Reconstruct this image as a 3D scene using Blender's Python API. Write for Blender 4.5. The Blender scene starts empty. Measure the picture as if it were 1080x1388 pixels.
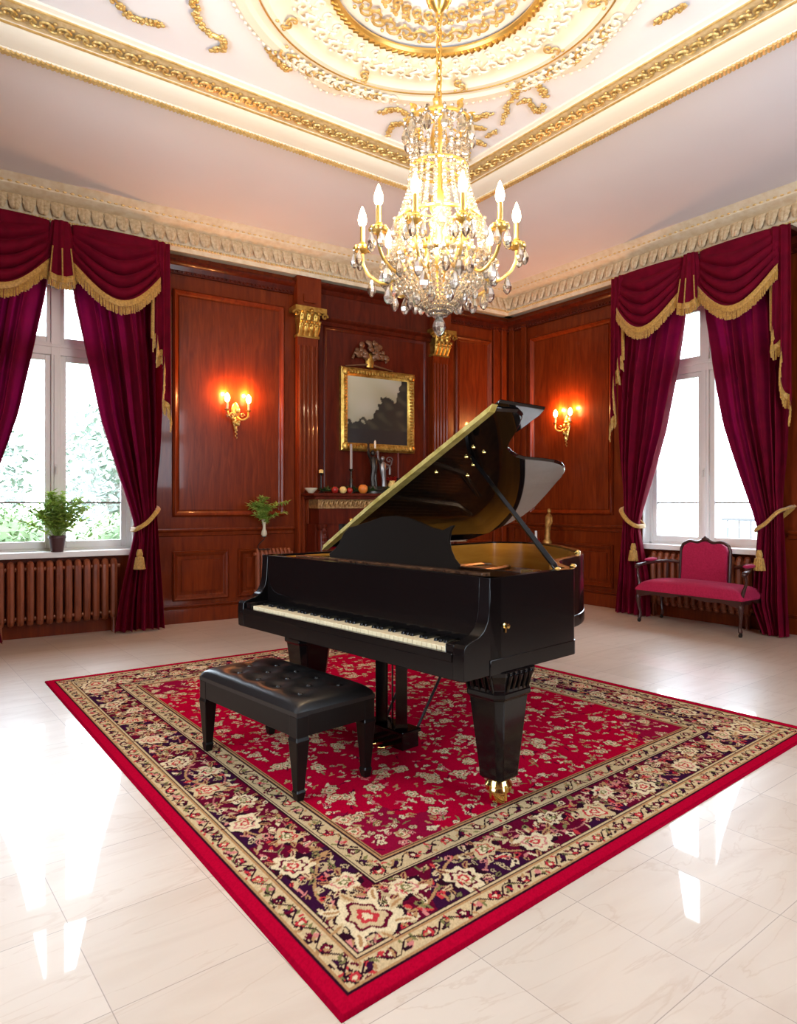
import bpy, math, random
import numpy as np
from mathutils import Matrix, Vector
R=math.radians; PI=math.pi
sc=bpy.context.scene
COL=sc.collection
random.seed(7); rng=np.random.default_rng(7)

# ------------------------------------------------------------------ camera
TH=R(53.73)
cd=bpy.data.cameras.new('camera'); cam=bpy.data.objects.new('camera',cd); COL.objects.link(cam)
cam.location=(0,0,1.35); cam.rotation_euler=(R(90),0,TH-R(90))
cd.sensor_fit='HORIZONTAL'; cd.sensor_width=36; cd.lens=36*923/1080
cd.shift_y=-11.55/1080; cd.clip_start=.05; cd.clip_end=200
sc.camera=cam
# ------------------------------------------------------------------ world, view
SKY=7.5
CANDLE=4.6; SCONCE=10.5
w=bpy.data.worlds.new('world'); sc.world=w; w.use_nodes=True
bg=w.node_tree.nodes['Background']; bg.inputs[0].default_value=(.74,.87,1,1); bg.inputs[1].default_value=SKY
vs=sc.view_settings; vs.view_transform='Standard'; vs.look='None'; vs.gamma=1; vs.exposure=1.28
sc.display_settings.display_device='sRGB'
cy=sc.cycles
cy.use_denoising=True; cy.max_bounces=9; cy.diffuse_bounces=5; cy.glossy_bounces=4; cy.transmission_bounces=7
cy.transparent_max_bounces=12; cy.sample_clamp_indirect=6; cy.caustics_reflective=False; cy.caustics_refractive=False

# ------------------------------------------------------------------ frames
LA=R(3.65)
tL=Vector((math.cos(LA),-math.sin(LA),0)); nL=Vector((math.sin(LA),math.cos(LA),0))
def frame(ox,x,y): 
    m=Matrix.Identity(4)
    for i in range(3): m[i][0]=x[i]; m[i][1]=y[i]; m[i][3]=ox[i]
    return m
ML=frame(nL*7.8,tL,nL)
MR=frame(Vector((7.45,0,0)),Vector((0,-1,0)),Vector((1,0,0)))
MI=Matrix.Identity(4)
CEIL=4.5
T=lambda x,y,z: Matrix.Translation((x,y,z))
RZ=lambda a: Matrix.Rotation(a,4,'Z')
XC=6.972   # room corner along the left wall
YC=7.339   # room corner along the right wall

# ------------------------------------------------------------------ mesh builder
class MB:
    def __init__(s): s.v=[]; s.f=[]
    def add(s,v,f):
        n=len(s.v); s.v.extend([tuple(p) for p in v]); s.f.extend([tuple(i+n for i in q) for q in f]); return s
    def box(s,x0,x1,y0,y1,z0,z1):
        return s.add([(x,y,z) for x in (x0,x1) for y in (y0,y1) for z in (z0,z1)],
          [(0,1,3,2),(4,6,7,5),(0,4,5,1),(2,3,7,6),(0,2,6,4),(1,5,7,3)])
    def tube(s,pts,r,n=8,closed=False,squash=1.0,up=(0,0,1)):
        pts=[Vector(p) for p in pts]; m=len(pts)
        rs=r if isinstance(r,(list,tuple)) else [r]*m
        V=[];F=[]
        prev=None
        for i,p in enumerate(pts):
            a=pts[(i-1)%m] if (closed or i>0) else p
            b=pts[(i+1)%m] if (closed or i<m-1) else p
            t=(b-a)
            t=t.normalized() if t.length>1e-9 else Vector((0,0,1))
            if prev is None:
                u=Vector(up)
                if abs(u.dot(t))>.95: u=Vector((1,0,0))
                x=(u-t*u.dot(t)).normalized()
            else:
                x=(prev-t*prev.dot(t))
                x=x.normalized() if x.length>1e-6 else t.orthogonal().normalized()
            prev=x; y=t.cross(x)
            for k in range(n):
                c=2*PI*k/n; V.append(p+x*(rs[i]*math.cos(c))+y*(rs[i]*squash*math.sin(c)))
        mm=m if closed else m-1
        for i in range(mm):
            for k in range(n):
                a=i*n+k; b=i*n+(k+1)%n; c=((i+1)%m)*n+(k+1)%n; d=((i+1)%m)*n+k
                F.append((a,b,c,d))
        if not closed:
            F.append(tuple(range(n))[::-1]); F.append(tuple((m-1)*n+k for k in range(n)))
        return s.add(V,F)
    def lathe(s,prof,n=16,c=(0,0,0),a0=0,sx=1,sy=1):
        V=[];F=[];m=len(prof)
        for r,z in prof:
            for k in range(n):
                a=a0+2*PI*k/n; V.append((c[0]+sx*r*math.cos(a),c[1]+sy*r*math.sin(a),c[2]+z))
        for i in range(m-1):
            for k in range(n): F.append((i*n+k,i*n+(k+1)%n,(i+1)*n+(k+1)%n,(i+1)*n+k))
        F.append(tuple(range(n))[::-1]); F.append(tuple((m-1)*n+k for k in range(n)))
        return s.add(V,F)
    def ball(s,c,r,n=8,m=5):
        r=r if isinstance(r,(tuple,list)) else (r,r,r)
        V=[(c[0],c[1],c[2]-r[2])]
        for i in range(1,m):
            b=-PI/2+PI*i/m
            for k in range(n):
                a=2*PI*k/n; V.append((c[0]+r[0]*math.cos(b)*math.cos(a),c[1]+r[1]*math.cos(b)*math.sin(a),c[2]+r[2]*math.sin(b)))
        V.append((c[0],c[1],c[2]+r[2])); F=[]
        for k in range(n): F.append((0,1+(k+1)%n,1+k))
        for i in range(m-2):
            for k in range(n): F.append((1+i*n+k,1+i*n+(k+1)%n,1+(i+1)*n+(k+1)%n,1+(i+1)*n+k))
        e=len(V)-1; o=1+(m-2)*n
        for k in range(n): F.append((o+k,o+(k+1)%n,e))
        return s.add(V,F)
    def prism(s,poly,h0,h1,fn=None):
        # poly in 2D extruded from h0 to h1; fn maps (a,b,h) to 3D
        fn=fn or (lambda a,b,h:(a,b,h)); n=len(poly)
        V=[fn(a,b,h0) for a,b in poly]+[fn(a,b,h1) for a,b in poly]
        F=[tuple(range(n))[::-1],tuple(range(n,2*n))]+[(i,(i+1)%n,n+(i+1)%n,n+i) for i in range(n)]
        return s.add(V,F)
    def ring(s,outer,inner,h0,h1):
        n=len(outer)
        V=[(a,b,h0) for a,b in outer]+[(a,b,h1) for a,b in outer]+[(a,b,h0) for a,b in inner]+[(a,b,h1) for a,b in inner]
        F=[]
        for i in range(n):
            j=(i+1)%n
            F+=[(i,j,n+j,n+i),(2*n+j,2*n+i,3*n+i,3*n+j),(n+i,n+j,3*n+j,3*n+i),(j,i,2*n+i,2*n+j)]
        return s.add(V,F)
    def grid(s,fn,nu,nv,cu=False):
        V=[];F=[]
        ku=nu if cu else nu+1
        for j in range(nv+1):
            for i in range(ku): V.append(fn(i/nu,j/nv))
        for j in range(nv):
            for i in range(nu):
                a=j*ku+i; b=j*ku+(i+1)%ku
                F.append((a,b,b+ku,a+ku))
        return s.add(V,F)
    def inst(s,o,M):
        return s.add([M@Vector(p) for p in o.v],o.f)
    def build(s,name,mat,parent=None,smooth=True,M=None,bevel=0,angle=40,solid=0,sub=0,label=None):
        me=bpy.data.meshes.new(name); me.from_pydata([tuple(p) for p in s.v],[],s.f); me.update()
        ob=bpy.data.objects.new(name,me); COL.objects.link(ob)
        if mat: me.materials.append(mat)
        if smooth:
            me.shade_smooth()
            try: me.set_sharp_from_angle(angle=R(angle))
            except Exception: pass
        if parent: ob.parent=parent
        if M is not None:
            if parent: ob.matrix_local=M
            else: ob.matrix_world=M
        if solid:
            m=ob.modifiers.new('thickness','SOLIDIFY'); m.thickness=solid; m.offset=0
        if bevel:
            m=ob.modifiers.new('bevel','BEVEL'); m.width=bevel; m.segments=2; m.limit_method='ANGLE'; m.angle_limit=R(40)
        if sub:
            m=ob.modifiers.new('sub','SUBSURF'); m.levels=sub; m.render_levels=sub
        if label: ob['label']=label
        return ob
def tag(o,label=None,cat=None,group=None,kind=None):
    if label: o['label']=label
    if cat: o['category']=cat
    if group: o['group']=group
    if kind: o['kind']=kind
    return o
def thing(name,label,cat,M=MI,group=None,kind=None):
    o=bpy.data.objects.new(name,None); COL.objects.link(o); o.matrix_world=M; o.empty_display_size=.1
    return tag(o,label,cat,group,kind)
def struct(o): o['kind']='structure'; return o
def sm(a,b,x):
    t=min(1,max(0,(x-a)/(b-a))); return t*t*(3-2*t)
def interp(x,xs,ys): return float(np.interp(x,xs,ys))
def spline(pts,n):
    # Catmull-Rom through points
    P=[Vector(p) for p in pts]; P=[P[0]*2-P[1]]+P+[P[-1]*2-P[-2]]; out=[]
    for i in range(1,len(P)-2):
        for k in range(n):
            t=k/n; a,b,c,d=P[i-1:i+3]
            out.append(.5*((2*b)+(c-a)*t+(2*a-5*b+4*c-d)*t*t+(3*b-a-3*c+d)*t**3))
    out.append(P[-2]); return out

# ------------------------------------------------------------------ materials
def mat(name,color=(.5,.5,.5),rough=.5,metal=0,**k):
    m=bpy.data.materials.new(name); m.use_nodes=True; b=m.node_tree.nodes['Principled BSDF']
    b.inputs['Base Color'].default_value=(*color,1); b.inputs['Roughness'].default_value=rough; b.inputs['Metallic'].default_value=metal
    for n,v in k.items():
        b.inputs[n.replace('_',' ')].default_value=v
    return m
def nodes(m): return m.node_tree.nodes,m.node_tree.links,m.node_tree.nodes['Principled BSDF']
def noise_color(m,stops,scale=(1,1,1),nscale=5,detail=6,distort=0,coord='Object',rough=.55,bump=0,bumpdist=.01):
    N,L,b=nodes(m)
    tc=N.new('ShaderNodeTexCoord'); mp=N.new('ShaderNodeMapping'); mp.inputs['Scale'].default_value=scale
    no=N.new('ShaderNodeTexNoise'); no.inputs['Scale'].default_value=nscale; no.inputs['Detail'].default_value=detail
    no.inputs['Distortion'].default_value=distort; no.inputs['Roughness'].default_value=rough
    cr=N.new('ShaderNodeValToRGB')
    while len(cr.color_ramp.elements)<len(stops): cr.color_ramp.elements.new(.5)
    for e,(p,c) in zip(cr.color_ramp.elements,stops): e.position=p; e.color=(*c,1)
    L.new(tc.outputs[coord],mp.inputs['Vector']); L.new(mp.outputs[0],no.inputs['Vector']); L.new(no.outputs['Fac'],cr.inputs[0]); L.new(cr.outputs[0],b.inputs['Base Color'])
    if bump:
        bp=N.new('ShaderNodeBump'); bp.inputs['Strength'].default_value=bump; bp.inputs['Distance'].default_value=bumpdist
        L.new(no.outputs['Fac'],bp.inputs['Height']); L.new(bp.outputs[0],b.inputs['Normal'])
    return m
WOOD=noise_color(mat('mahogany',rough=.30,Specular_IOR_Level=.16,Coat_Weight=.14,Coat_Roughness=.06),[(.2,(.075,.008,.0016)),(.5,(.140,.019,.003)),(.8,(.205,.034,.006))],(7,7,.8),2.6,7,1.0)
WOODD=noise_color(mat('dark_mahogany',rough=.30,Specular_IOR_Level=.16,Coat_Weight=.12,Coat_Roughness=.08),[(.3,(.045,.005,.002)),(.7,(.105,.013,.004))],(5,5,.7),3,6,1)
VELVET=noise_color(mat('burgundy_velvet',rough=.8,Specular_IOR_Level=.1,Sheen_Weight=.10,Sheen_Roughness=.35,Sheen_Tint=(1,.05,.2,1)),[(.3,(.105,.001,.011)),(.7,(.165,.0015,.016))],(1,1,1),9,3)
def see_through(m,f,col):
    N,L,b_=nodes(m); o=N['Material Output']; t=N.new('ShaderNodeBsdfTranslucent'); t.inputs['Color'].default_value=(*col,1); x=N.new('ShaderNodeMixShader'); x.inputs[0].default_value=f
    L.new(b_.outputs[0],x.inputs[1]); L.new(t.outputs[0],x.inputs[2]); L.new(x.outputs[0],o.inputs[0])
see_through(VELVET,.030,(.80,.01,.18))
GOLD=mat('gilt',(.78,.50,.14),.32,.9)
CGOLD=noise_color(mat('gold_leaf',rough=.36,metal=.55),[(.3,(.62,.38,.10)),(.7,(.90,.66,.28))],(1,1,1),20,3)
PALEG=noise_color(mat('pale_gilding',rough=.45,metal=.1),[(.3,(.62,.44,.20)),(.7,(.86,.68,.40))],(1,1,1),25,3)
GOLDP=noise_color(mat('gilt_plaster',rough=.40,metal=.35),[(.3,(.62,.38,.11)),(.7,(.90,.66,.30))],(1,1,1),25,3)
IVORYP=noise_color(mat('ivory_plaster',rough=.55),[(.3,(.70,.56,.36)),(.7,(.82,.72,.54))],(1,1,1),14,3)
TANP=noise_color(mat('tan_plaster',rough=.5),[(.3,(.50,.36,.20)),(.7,(.74,.60,.40))],(1,1,1),30,3)
CREAM=mat('cream_plaster',(.86,.78,.64),.55)
CEILM=noise_color(mat('ceiling_paint',rough=.7),[(.3,(.88,.855,.875)),(.7,(.91,.885,.905))],(1,1,1),1.2,2)
FRINGE=noise_color(mat('gold_fringe',rough=.55,Sheen_Weight=.3),[(.3,(.30,.145,.018)),(.7,(.56,.31,.055))],(1,1,1),60,2)
LACQ=mat('black_lacquer',(.004,.003,.003),.16,0,Specular_IOR_Level=.28,Coat_Weight=.12,Coat_Roughness=.05)
LIDM=mat('polished_lid',(.004,.003,.003),.05,0,Specular_IOR_Level=.42,Coat_Weight=.5,Coat_Roughness=.02)
DESKM=mat('desk_black',(.008,.005,.0035),.5,0,Specular_IOR_Level=.03)
OLDG=noise_color(mat('old_gold',rough=.36,metal=.85),[(.3,(.30,.15,.02)),(.7,(.66,.42,.10))],(1,1,1),16,3)
SATIN=mat('satin_black',(.006,.0045,.004),.3,0,Specular_IOR_Level=.22)
LEATHER=noise_color(mat('black_leather',rough=.33),[(.3,(.006,.005,.005)),(.7,(.012,.010,.009))],(1,1,1),180,2,bump=.15,bumpdist=.002)
BRASS=mat('brass',(.85,.58,.18),.18,1)
AMBER=noise_color(mat('amber_wood',rough=.25,Coat_Weight=.4),[(.3,(.33,.115,.010)),(.7,(.48,.19,.022))],(1,1,9),2,4)
IVORY=mat('ivory_key',(.72,.58,.36),.3)
WHITE=mat('window_paint',(.78,.76,.74),.4)
SILL=mat('sill_paint',(.80,.79,.78),.35)
RAD=noise_color(mat('radiator_paint',rough=.4),[(.3,(.16,.034,.011)),(.7,(.28,.068,.022))],(1,1,.3),14,4)
ROSE=noise_color(mat('rose_fabric',rough=.8,Specular_IOR_Level=.2,Sheen_Weight=.2,Sheen_Tint=(1,.25,.45,1)),[(.3,(.31,.008,.045)),(.7,(.42,.014,.065))],(1,1,1),60,3)
DKWOOD=mat('settee_wood',(.045,.012,.010),.3)
LEAF=noise_color(mat('leaf',rough=.5),[(.3,(.10,.24,.03)),(.7,(.42,.50,.12))],(1,1,1),22,2)
LEAFO=noise_color(mat('garden_leaf',rough=.6),[(.3,(.09,.17,.07)),(.7,(.23,.32,.13))],(1,1,1),1.3,3)
see_through(LEAF,.35,(.50,.70,.12))
POT=mat('pot_brown',(.06,.02,.02),.45)
IRON=mat('dark_metal',(.02,.018,.017),.35,.6)
def bulbmat(n,s,c=(1,.72,.38)):
    m=mat(n,(1,.9,.7),.3); b=m.node_tree.nodes['Principled BSDF']; b.inputs['Emission Color'].default_value=(*c,1); b.inputs['Emission Strength'].default_value=s; return m
BULB=bulbmat('lit_bulb',22); BULBS=bulbmat('lit_sconce_bulb',16,(1,.55,.2))
# glass pane: clear sheet with a faint mirror reflection
GLASS=bpy.data.materials.new('window_glass'); GLASS.use_nodes=True
N=GLASS.node_tree.nodes; L=GLASS.node_tree.links; N.remove(N['Principled BSDF']); o=N['Material Output']
tr=N.new('ShaderNodeBsdfTransparent'); gl=N.new('ShaderNodeBsdfGlossy'); gl.inputs['Roughness'].default_value=.02
fr=N.new('ShaderNodeFresnel'); fr.inputs[0].default_value=1.25; mx=N.new('ShaderNodeMixShader')
L.new(fr.outputs[0],mx.inputs[0]); L.new(tr.outputs[0],mx.inputs[1]); L.new(gl.outputs[0],mx.inputs[2]); L.new(mx.outputs[0],o.inputs[0])
# crystal: cut glass, partly milky
CRYS=bpy.data.materials.new('cut_crystal'); CRYS.use_nodes=True
N=CRYS.node_tree.nodes; L=CRYS.node_tree.links; N.remove(N['Principled BSDF']); o=N['Material Output']
g=N.new('ShaderNodeBsdfGlass'); g.inputs['IOR'].default_value=1.55; g.inputs['Roughness'].default_value=0.0; g.inputs['Color'].default_value=(1,.98,.95,1)
tl=N.new('ShaderNodeBsdfTranslucent'); tl.inputs['Color'].default_value=(.95,.90,.82,1)
df=N.new('ShaderNodeBsdfGlossy'); df.inputs['Roughness'].default_value=.12; df.inputs['Color'].default_value=(1,.97,.92,1)
m1=N.new('ShaderNodeMixShader'); m1.inputs[0].default_value=.38; m2=N.new('ShaderNodeMixShader'); m2.inputs[0].default_value=.22
L.new(g.outputs[0],m1.inputs[1]); L.new(df.outputs[0],m1.inputs[2]); L.new(m1.outputs[0],m2.inputs[1]); L.new(tl.outputs[0],m2.inputs[2]); L.new(m2.outputs[0],o.inputs[0])
# polished cream marble tiles
MARB=mat('marble_tiles',rough=.36,Specular_IOR_Level=.36,Coat_Weight=.62,Coat_Roughness=.03); N,L,b=nodes(MARB)
tc=N.new('ShaderNodeTexCoord'); mp=N.new('ShaderNodeMapping'); mp.inputs['Location'].default_value=(-.07,-.05,0); mp.inputs['Rotation'].default_value=(0,0,R(-2.2))
br=N.new('ShaderNodeTexBrick'); br.offset=0; br.inputs['Scale'].default_value=1; br.inputs['Brick Width'].default_value=.46; br.inputs['Row Height'].default_value=.46
br.inputs['Mortar Size'].default_value=.0016; br.inputs['Mortar Smooth'].default_value=.3; br.inputs['Bias'].default_value=0
br.inputs['Color1'].default_value=(.60,.485,.385,1); br.inputs['Color2'].default_value=(.66,.545,.445,1); br.inputs['Mortar'].default_value=(.36,.28,.23,1)
n1=N.new('ShaderNodeTexNoise'); n1.inputs['Scale'].default_value=2.2; n1.inputs['Detail'].default_value=8; n1.inputs['Distortion'].default_value=1.5
mp2=N.new('ShaderNodeMapping'); mp2.inputs['Scale'].default_value=(.55,2.2,1); mp2.inputs['Rotation'].default_value=(0,0,R(12))
r1=N.new('ShaderNodeValToRGB'); r1.color_ramp.elements[0].position=.30; r1.color_ramp.elements[0].color=(.92,.89,.87,1); r1.color_ramp.elements[1].position=.56; r1.color_ramp.elements[1].color=(1,1,1,1)
n2=N.new('ShaderNodeTexNoise'); n2.inputs['Scale'].default_value=1.3; n2.inputs['Detail'].default_value=10; n2.inputs['Distortion'].default_value=2.2
r2=N.new('ShaderNodeValToRGB'); r2.color_ramp.elements[0].position=.487; r2.color_ramp.elements[0].color=(1,1,1,1); r2.color_ramp.elements[1].position=.512; r2.color_ramp.elements[1].color=(1,1,1,1)
e=r2.color_ramp.elements.new(.50); e.color=(.90,.85,.81,1)
mu=N.new('ShaderNodeMixRGB'); mu.blend_type='MULTIPLY'; mu.inputs[0].default_value=1; mu2=N.new('ShaderNodeMixRGB'); mu2.blend_type='MULTIPLY'; mu2.inputs[0].default_value=.8
L.new(tc.outputs['Object'],mp.inputs[0]); L.new(mp.outputs[0],br.inputs['Vector']); L.new(tc.outputs['Object'],mp2.inputs[0]); L.new(mp2.outputs[0],n1.inputs['Vector']); L.new(mp2.outputs[0],n2.inputs['Vector'])
L.new(n1.outputs['Fac'],r1.inputs[0]); L.new(n2.outputs['Fac'],r2.inputs[0])
L.new(br.outputs['Color'],mu.inputs[1]); L.new(r1.outputs[0],mu.inputs[2]); L.new(mu.outputs[0],mu2.inputs[1]); L.new(r2.outputs[0],mu2.inputs[2]); L.new(mu2.outputs[0],b.inputs['Base Color'])
def vcol_mat(name,rough,**k):
    m=mat(name,rough=rough,**k); N,L,b=nodes(m); a=N.new('ShaderNodeVertexColor'); a.layer_name='weave'; L.new(a.outputs[0],b.inputs['Base Color']); return m

# ------------------------------------------------------------------ room shell
X0,Y0=-1.9,-1.6
struct(MB().box(-2.3,8,-2,8.3,-.2,0).build('floor',MARB,smooth=False))
struct(MB().box(-2.3,8,-2,8.5,CEIL,CEIL+.2).build('ceiling',CEILM,smooth=False))
def wall(name,M,x0,x1,win,th=.35,z1=CEIL,mt=WOOD):
    mb=MB()
    if win:
        a,b_,c,d=win
        mb.box(x0,a,0,th,0,z1); mb.box(b_,x1,0,th,0,z1); mb.box(a,b_,0,th,0,c); mb.box(a,b_,0,th,d,z1)
    else: mb.box(x0,x1,0,th,0,z1)
    return struct(mb.build(name,mt,smooth=False,M=M))
WL=(.07,1.57,.83,3.72); WR=(-5.03,-3.53,.83,3.72)
wallL=wall('wall_left',ML,-2.6,7.35,WL)
wallR=wall('wall_right',MR,-7.75,2.0,WR)
MBk=frame(Vector((0,Y0,0)),Vector((-1,0,0)),Vector((0,-1,0)))
MSd=frame(Vector((X0,0,0)),Vector((0,1,0)),Vector((-1,0,0)))
WB=(-4.6,-2.0,.83,3.72); WS=(1.2,3.8,.83,3.72)
wallB=wall('wall_back',MBk,-7.8,2.3,WB); wallS=wall('wall_side',MSd,-2,8.3,WS)

def window(name,M,win,full=True):
    a,b_,c,d=win; cx=(a+b_)/2
    e=thing(name,None,None,M@T(cx,.13,c),kind='structure')
    hw=(b_-a)/2; h=d-c; zt=2.13  # transom height above the sill
    f=MB(); 
    for s in (-1,1): f.box(s*hw-.05 if s>0 else -hw,hw if s>0 else -hw+.05,0,.1,0,h)
    f.box(-hw,hw,0,.1,0,.05); f.box(-hw,hw,0,.1,h-.06,h); f.build('window_frame',WHITE,e,smooth=False,bevel=.006)
    t=MB().box(-hw,hw,-.015,.1,zt-.06,zt+.07).box(-hw,hw,-.03,.06,zt+.02,zt+.05); t.build('transom',WHITE,e,smooth=False,bevel=.006)
    m=MB().box(-.045,.045,-.02,.1,0,h).box(-.02,.02,-.035,.0,.02,zt-.06); m.build('mullion',WHITE,e,smooth=False,bevel=.006)
    for s in (-1,1):
        sx=(.045,hw-.05) if s>0 else (-hw+.05,-.045)
        for (z0,z1,nm) in ((.05,zt-.06,'casement'),(zt+.07,h-.06,'fanlight')):
            sb=MB(); q=.055 if nm=='casement' else .04
            sb.box(sx[0],sx[0]+q,.01,.07,z0,z1); sb.box(sx[1]-q,sx[1],.01,.07,z0,z1); sb.box(sx[0]+q,sx[1]-q,.01,.07,z0,z0+q+.02); sb.box(sx[0]+q,sx[1]-q,.01,.07,z1-q,z1)
            so=sb.build(nm,WHITE,e,smooth=False,bevel=.005)
            if nm=='casement': MB().box(sx[0]+q,sx[1]-q,.028,.052,.520,.538).build('glazing_bar',mat('weathered_bar',(.16,.13,.11),.6),so,smooth=False)
            MB().box(sx[0]+q-.005,sx[1]-q+.005,.038,.042,z0+q,z1-q).build('pane',GLASS,so,smooth=False)
    hd=MB().box(-.012,.012,-.05,-.035,.83,.93); hd.tube([(0,-.05,.9),(0,-.075,.9),(0,-.078,.82)],.009,8); hd.build('handle',mat('pale_handle',(.70,.68,.64),.3),e)
    s=MB().box(-hw-.04,hw+.04,-.26,.01,-.03,.03); s.build('window_sill',SILL,e,smooth=False,bevel=.008)
    rv=MB().box(-hw,-hw+.012,-.13,0,.03,h).box(hw-.012,hw,-.13,0,.03,h).box(-hw,hw,-.13,0,h-.012,h); rv.build('window_reveal',WHITE,e,smooth=False)
    # portal that guides daylight sampling through this opening
    ld=bpy.data.lights.new('daylight','AREA'); ld.shape='RECTANGLE'; ld.size=b_-a; ld.size_y=d-c
    lo=bpy.data.objects.new('daylight',ld); COL.objects.link(lo); lo.matrix_world=M@T(cx,.32,(c+d)/2)@Matrix.Rotation(R(-90),4,'X')
    try: ld.cycles.is_portal=True
    except Exception: pass
    return e
window('window_1',ML,WL); window('window_2',MR,WR); window('fill_window_3',MBk,WB); window('fill_window_4',MSd,WS)  # last two are unseen openings, added behind the camera for daylight fill

# ------------------------------------------------------------------ panelling
def moulding(mb,x0,x1,z0,z1,w=.05,d=.03,y=0):
    # picture-frame moulding with a sloped profile standing proud of the wall
    prof=[(0,0),(.0,-d*.55),(w*.25,-d),(w*.5,-d*.8),(w*.7,-d*.35),(w,-.004),(w,0)]
    cs=[(x0,z0,1,1),(x1,z0,-1,1),(x1,z1,-1,-1),(x0,z1,1,-1)]
    n=len(prof); V=[]
    for (x,z,sx,sz) in cs:
        for (p,q) in prof: V.append((x+sx*p,y+q,z+sz*p))
    F=[]
    for i in range(4):
        for k in range(n-1): F.append((i*n+k,((i+1)%4)*n+k,((i+1)%4)*n+k+1,i*n+k+1))
    mb.add(V,F)
def hrail(mb,x0,x1,z,h=.07,d=.06,y=0):
    prof=[(y,z-h*.6),(y-d*.3,z-h*.5),(y-d*.45,z-h*.1),(y-d*.9,z+h*.1),(y-d,z+h*.25),(y-d*.95,z+h*.4),(y,z+h*.4)]
    mb.prism(prof,x0,x1,lambda a,b,h_:(h_,a,b))
def panel_run(wl,M,x0,x1,lows,hi=True,chair=True):
    m=MB()
    if hi:
        moulding(m,x0,x1,1.20,3.76,.075,.045); m.box(x0+.075,x1-.075,-.012,0,1.275,3.685)
    for a,b_ in lows:
        moulding(m,a,b_,.25,.81,.06,.035); m.box(a+.1,b_-.1,-.02,0,.35,.71)
    m.build('raised_panel',WOOD,wl,angle=30)
def rails(wl,runs):
    m=MB()
    for x0,x1 in runs: hrail(m,x0,x1,1.03,.09,.065)
    m.build('chair_rail',WOOD,wl)
    m=MB()
    for x0,x1 in runs: m.box(x0,x1,-.03,0,0,.16); hrail(m,x0,x1,.18,.05,.03)
    m.build('skirting',WOOD,wl,smooth=False)
    m=MB()
    for x0,x1 in runs:
        hrail(m,x0,x1,4.03,.12,.10); m.box(x0,x1,-.03,0,3.93,3.97)
        k=int((x1-x0)/.05)
        for i in range(k): m.ball((x0+(i+.5)*(x1-x0)/k,-.035,3.955),(.018,.014,.014),6,4)
    m.build('frieze_rail',WOODD,wl)
panel_run(wallL,ML,1.98,3.32,[(1.98,2.62),(2.74,3.32)])
rails(wallL,[(1.66,3.44),(5.85,6.97)])
panel_run(wallL,ML,5.95,6.62,[(5.95,6.62)])
rails(wallR,[(-7.34,-5.12)])
panel_run(wallR,MR,-6.88,-5.45,[(-6.88,-5.45)])
panel_run(wallR,MR,-3.05,-1.6,[(-3.05,-1.6)]); rails(wallR,[(-3.3,2)])
panel_run(wallL,ML,-1.9,-.35,[(-1.9,-.35)]); rails(wallL,[(-2.3,-.1)])
# plain board under each window, with its base board
for wl,win in ((wallL,WL),(wallR,WR)):
    m=MB().box(win[0]-.15,win[1]+.15,-.012,0,.16,.80).box(win[0]-.15,win[1]+.15,-.04,0,0,.15); m.build('apron_board',WOOD,wl,smooth=False)
# pilasters with gilt capitals, chimney breast between them
def pilaster(wl,x0,x1,y=-.10,zc=3.40):
    m=MB(); wd=x1-x0
    m.box(x0,x1,y,0,0,zc); m.box(x0-.03,x1+.03,y-.03,0,0,.25); m.box(x0-.015,x1+.015,y-.015,0,.25,.32)
    nfl=5; f=wd/(nfl*1.25)
    for i in range(nfl):
        cx=x0+wd*(i+.5)/nfl; m.tube([(cx,y,.45),(cx,y,zc-.1)],f*.42,8)
    m.box(x0-.02,x1+.02,y-.04,0,zc+.36,4.14); m.box(x0+.06,x1-.06,y-.06,y-.03,zc+.42,zc+.52)
    m.build('pilaster',WOOD,wl,angle=35)
    c=MB(); cx=(x0+x1)/2
    c.box(x0-.01,x1+.01,y-.01,0,zc,zc+.03)
    # bell, two tiers of curled leaves, corner volutes, abacus
    for i in range(6):
        t=i/5; c.box(cx-wd*(.42+.10*t*t),cx+wd*(.42+.10*t*t),y-.02-.05*t*t,0,zc+.03+t*.25,zc+.03+(t+.2)*.25)
    for tier,(zz,hh,k) in enumerate(((.02,.16,4),(.12,.18,3))):
        for i in range(k):
            lx=x0+wd*(i+.5)/k; pts=[(lx,y-.01,zc+zz),(lx,y-.05,zc+zz+hh*.5),(lx,y-.07,zc+zz+hh*.9),(lx,y-.11,zc+zz+hh),(lx,y-.12,zc+zz+hh*.8)]
            c.tube(spline(pts,3),[.028,.03,.034,.036,.036,.036,.034,.032,.03,.026,.02,.016,.012],6,squash=.5,up=(1,0,0))
            c.ball((lx-.02,y-.07,zc+zz+hh*.7),.014,6,4); c.ball((lx+.02,y-.07,zc+zz+hh*.7),.014,6,4)
    for s in (-1,1):
        sp=[(cx+s*(wd*.5+.05+.045*(1-t/14)*math.cos(t*.55)),y-.08,zc+.26+.045*(1-t/14)*math.sin(t*.55)) for t in range(14)]
        c.tube(sp,.014,6)
    c.box(x0-.07,x1+.07,y-.10,0,zc+.30,zc+.36); c.ball((cx,y-.11,zc+.31),.03,8,5)
    c.build('capital',OLDG,wl,angle=50)
pilaster(wallL,3.46,3.74); pilaster(wallL,5.50,5.76)
m=MB(); m.box(3.78,5.46,-.035,0,1.45,4.05)
hrail(m,3.74,5.50,3.66,.11,.10,-.02); hrail(m,3.74,5.50,4.06,.13,.14)
m.box(3.74,5.50,-.05,0,3.72,3.98)
moulding(m,3.84,5.42,1.52,3.60,.05,.025,-.035)
m.build('chimney_breast',WOODD,wallL,angle=35)
for (wl,x) in ((wallL,6.86),(wallL,6.70),(wallR,-7.25),(wallR,-7.0)):
    MB().box(x-.05,x+.05,-.035,0,.18,4.0).build('corner_stile',WOOD,wl,smooth=False,bevel=.012)

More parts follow.
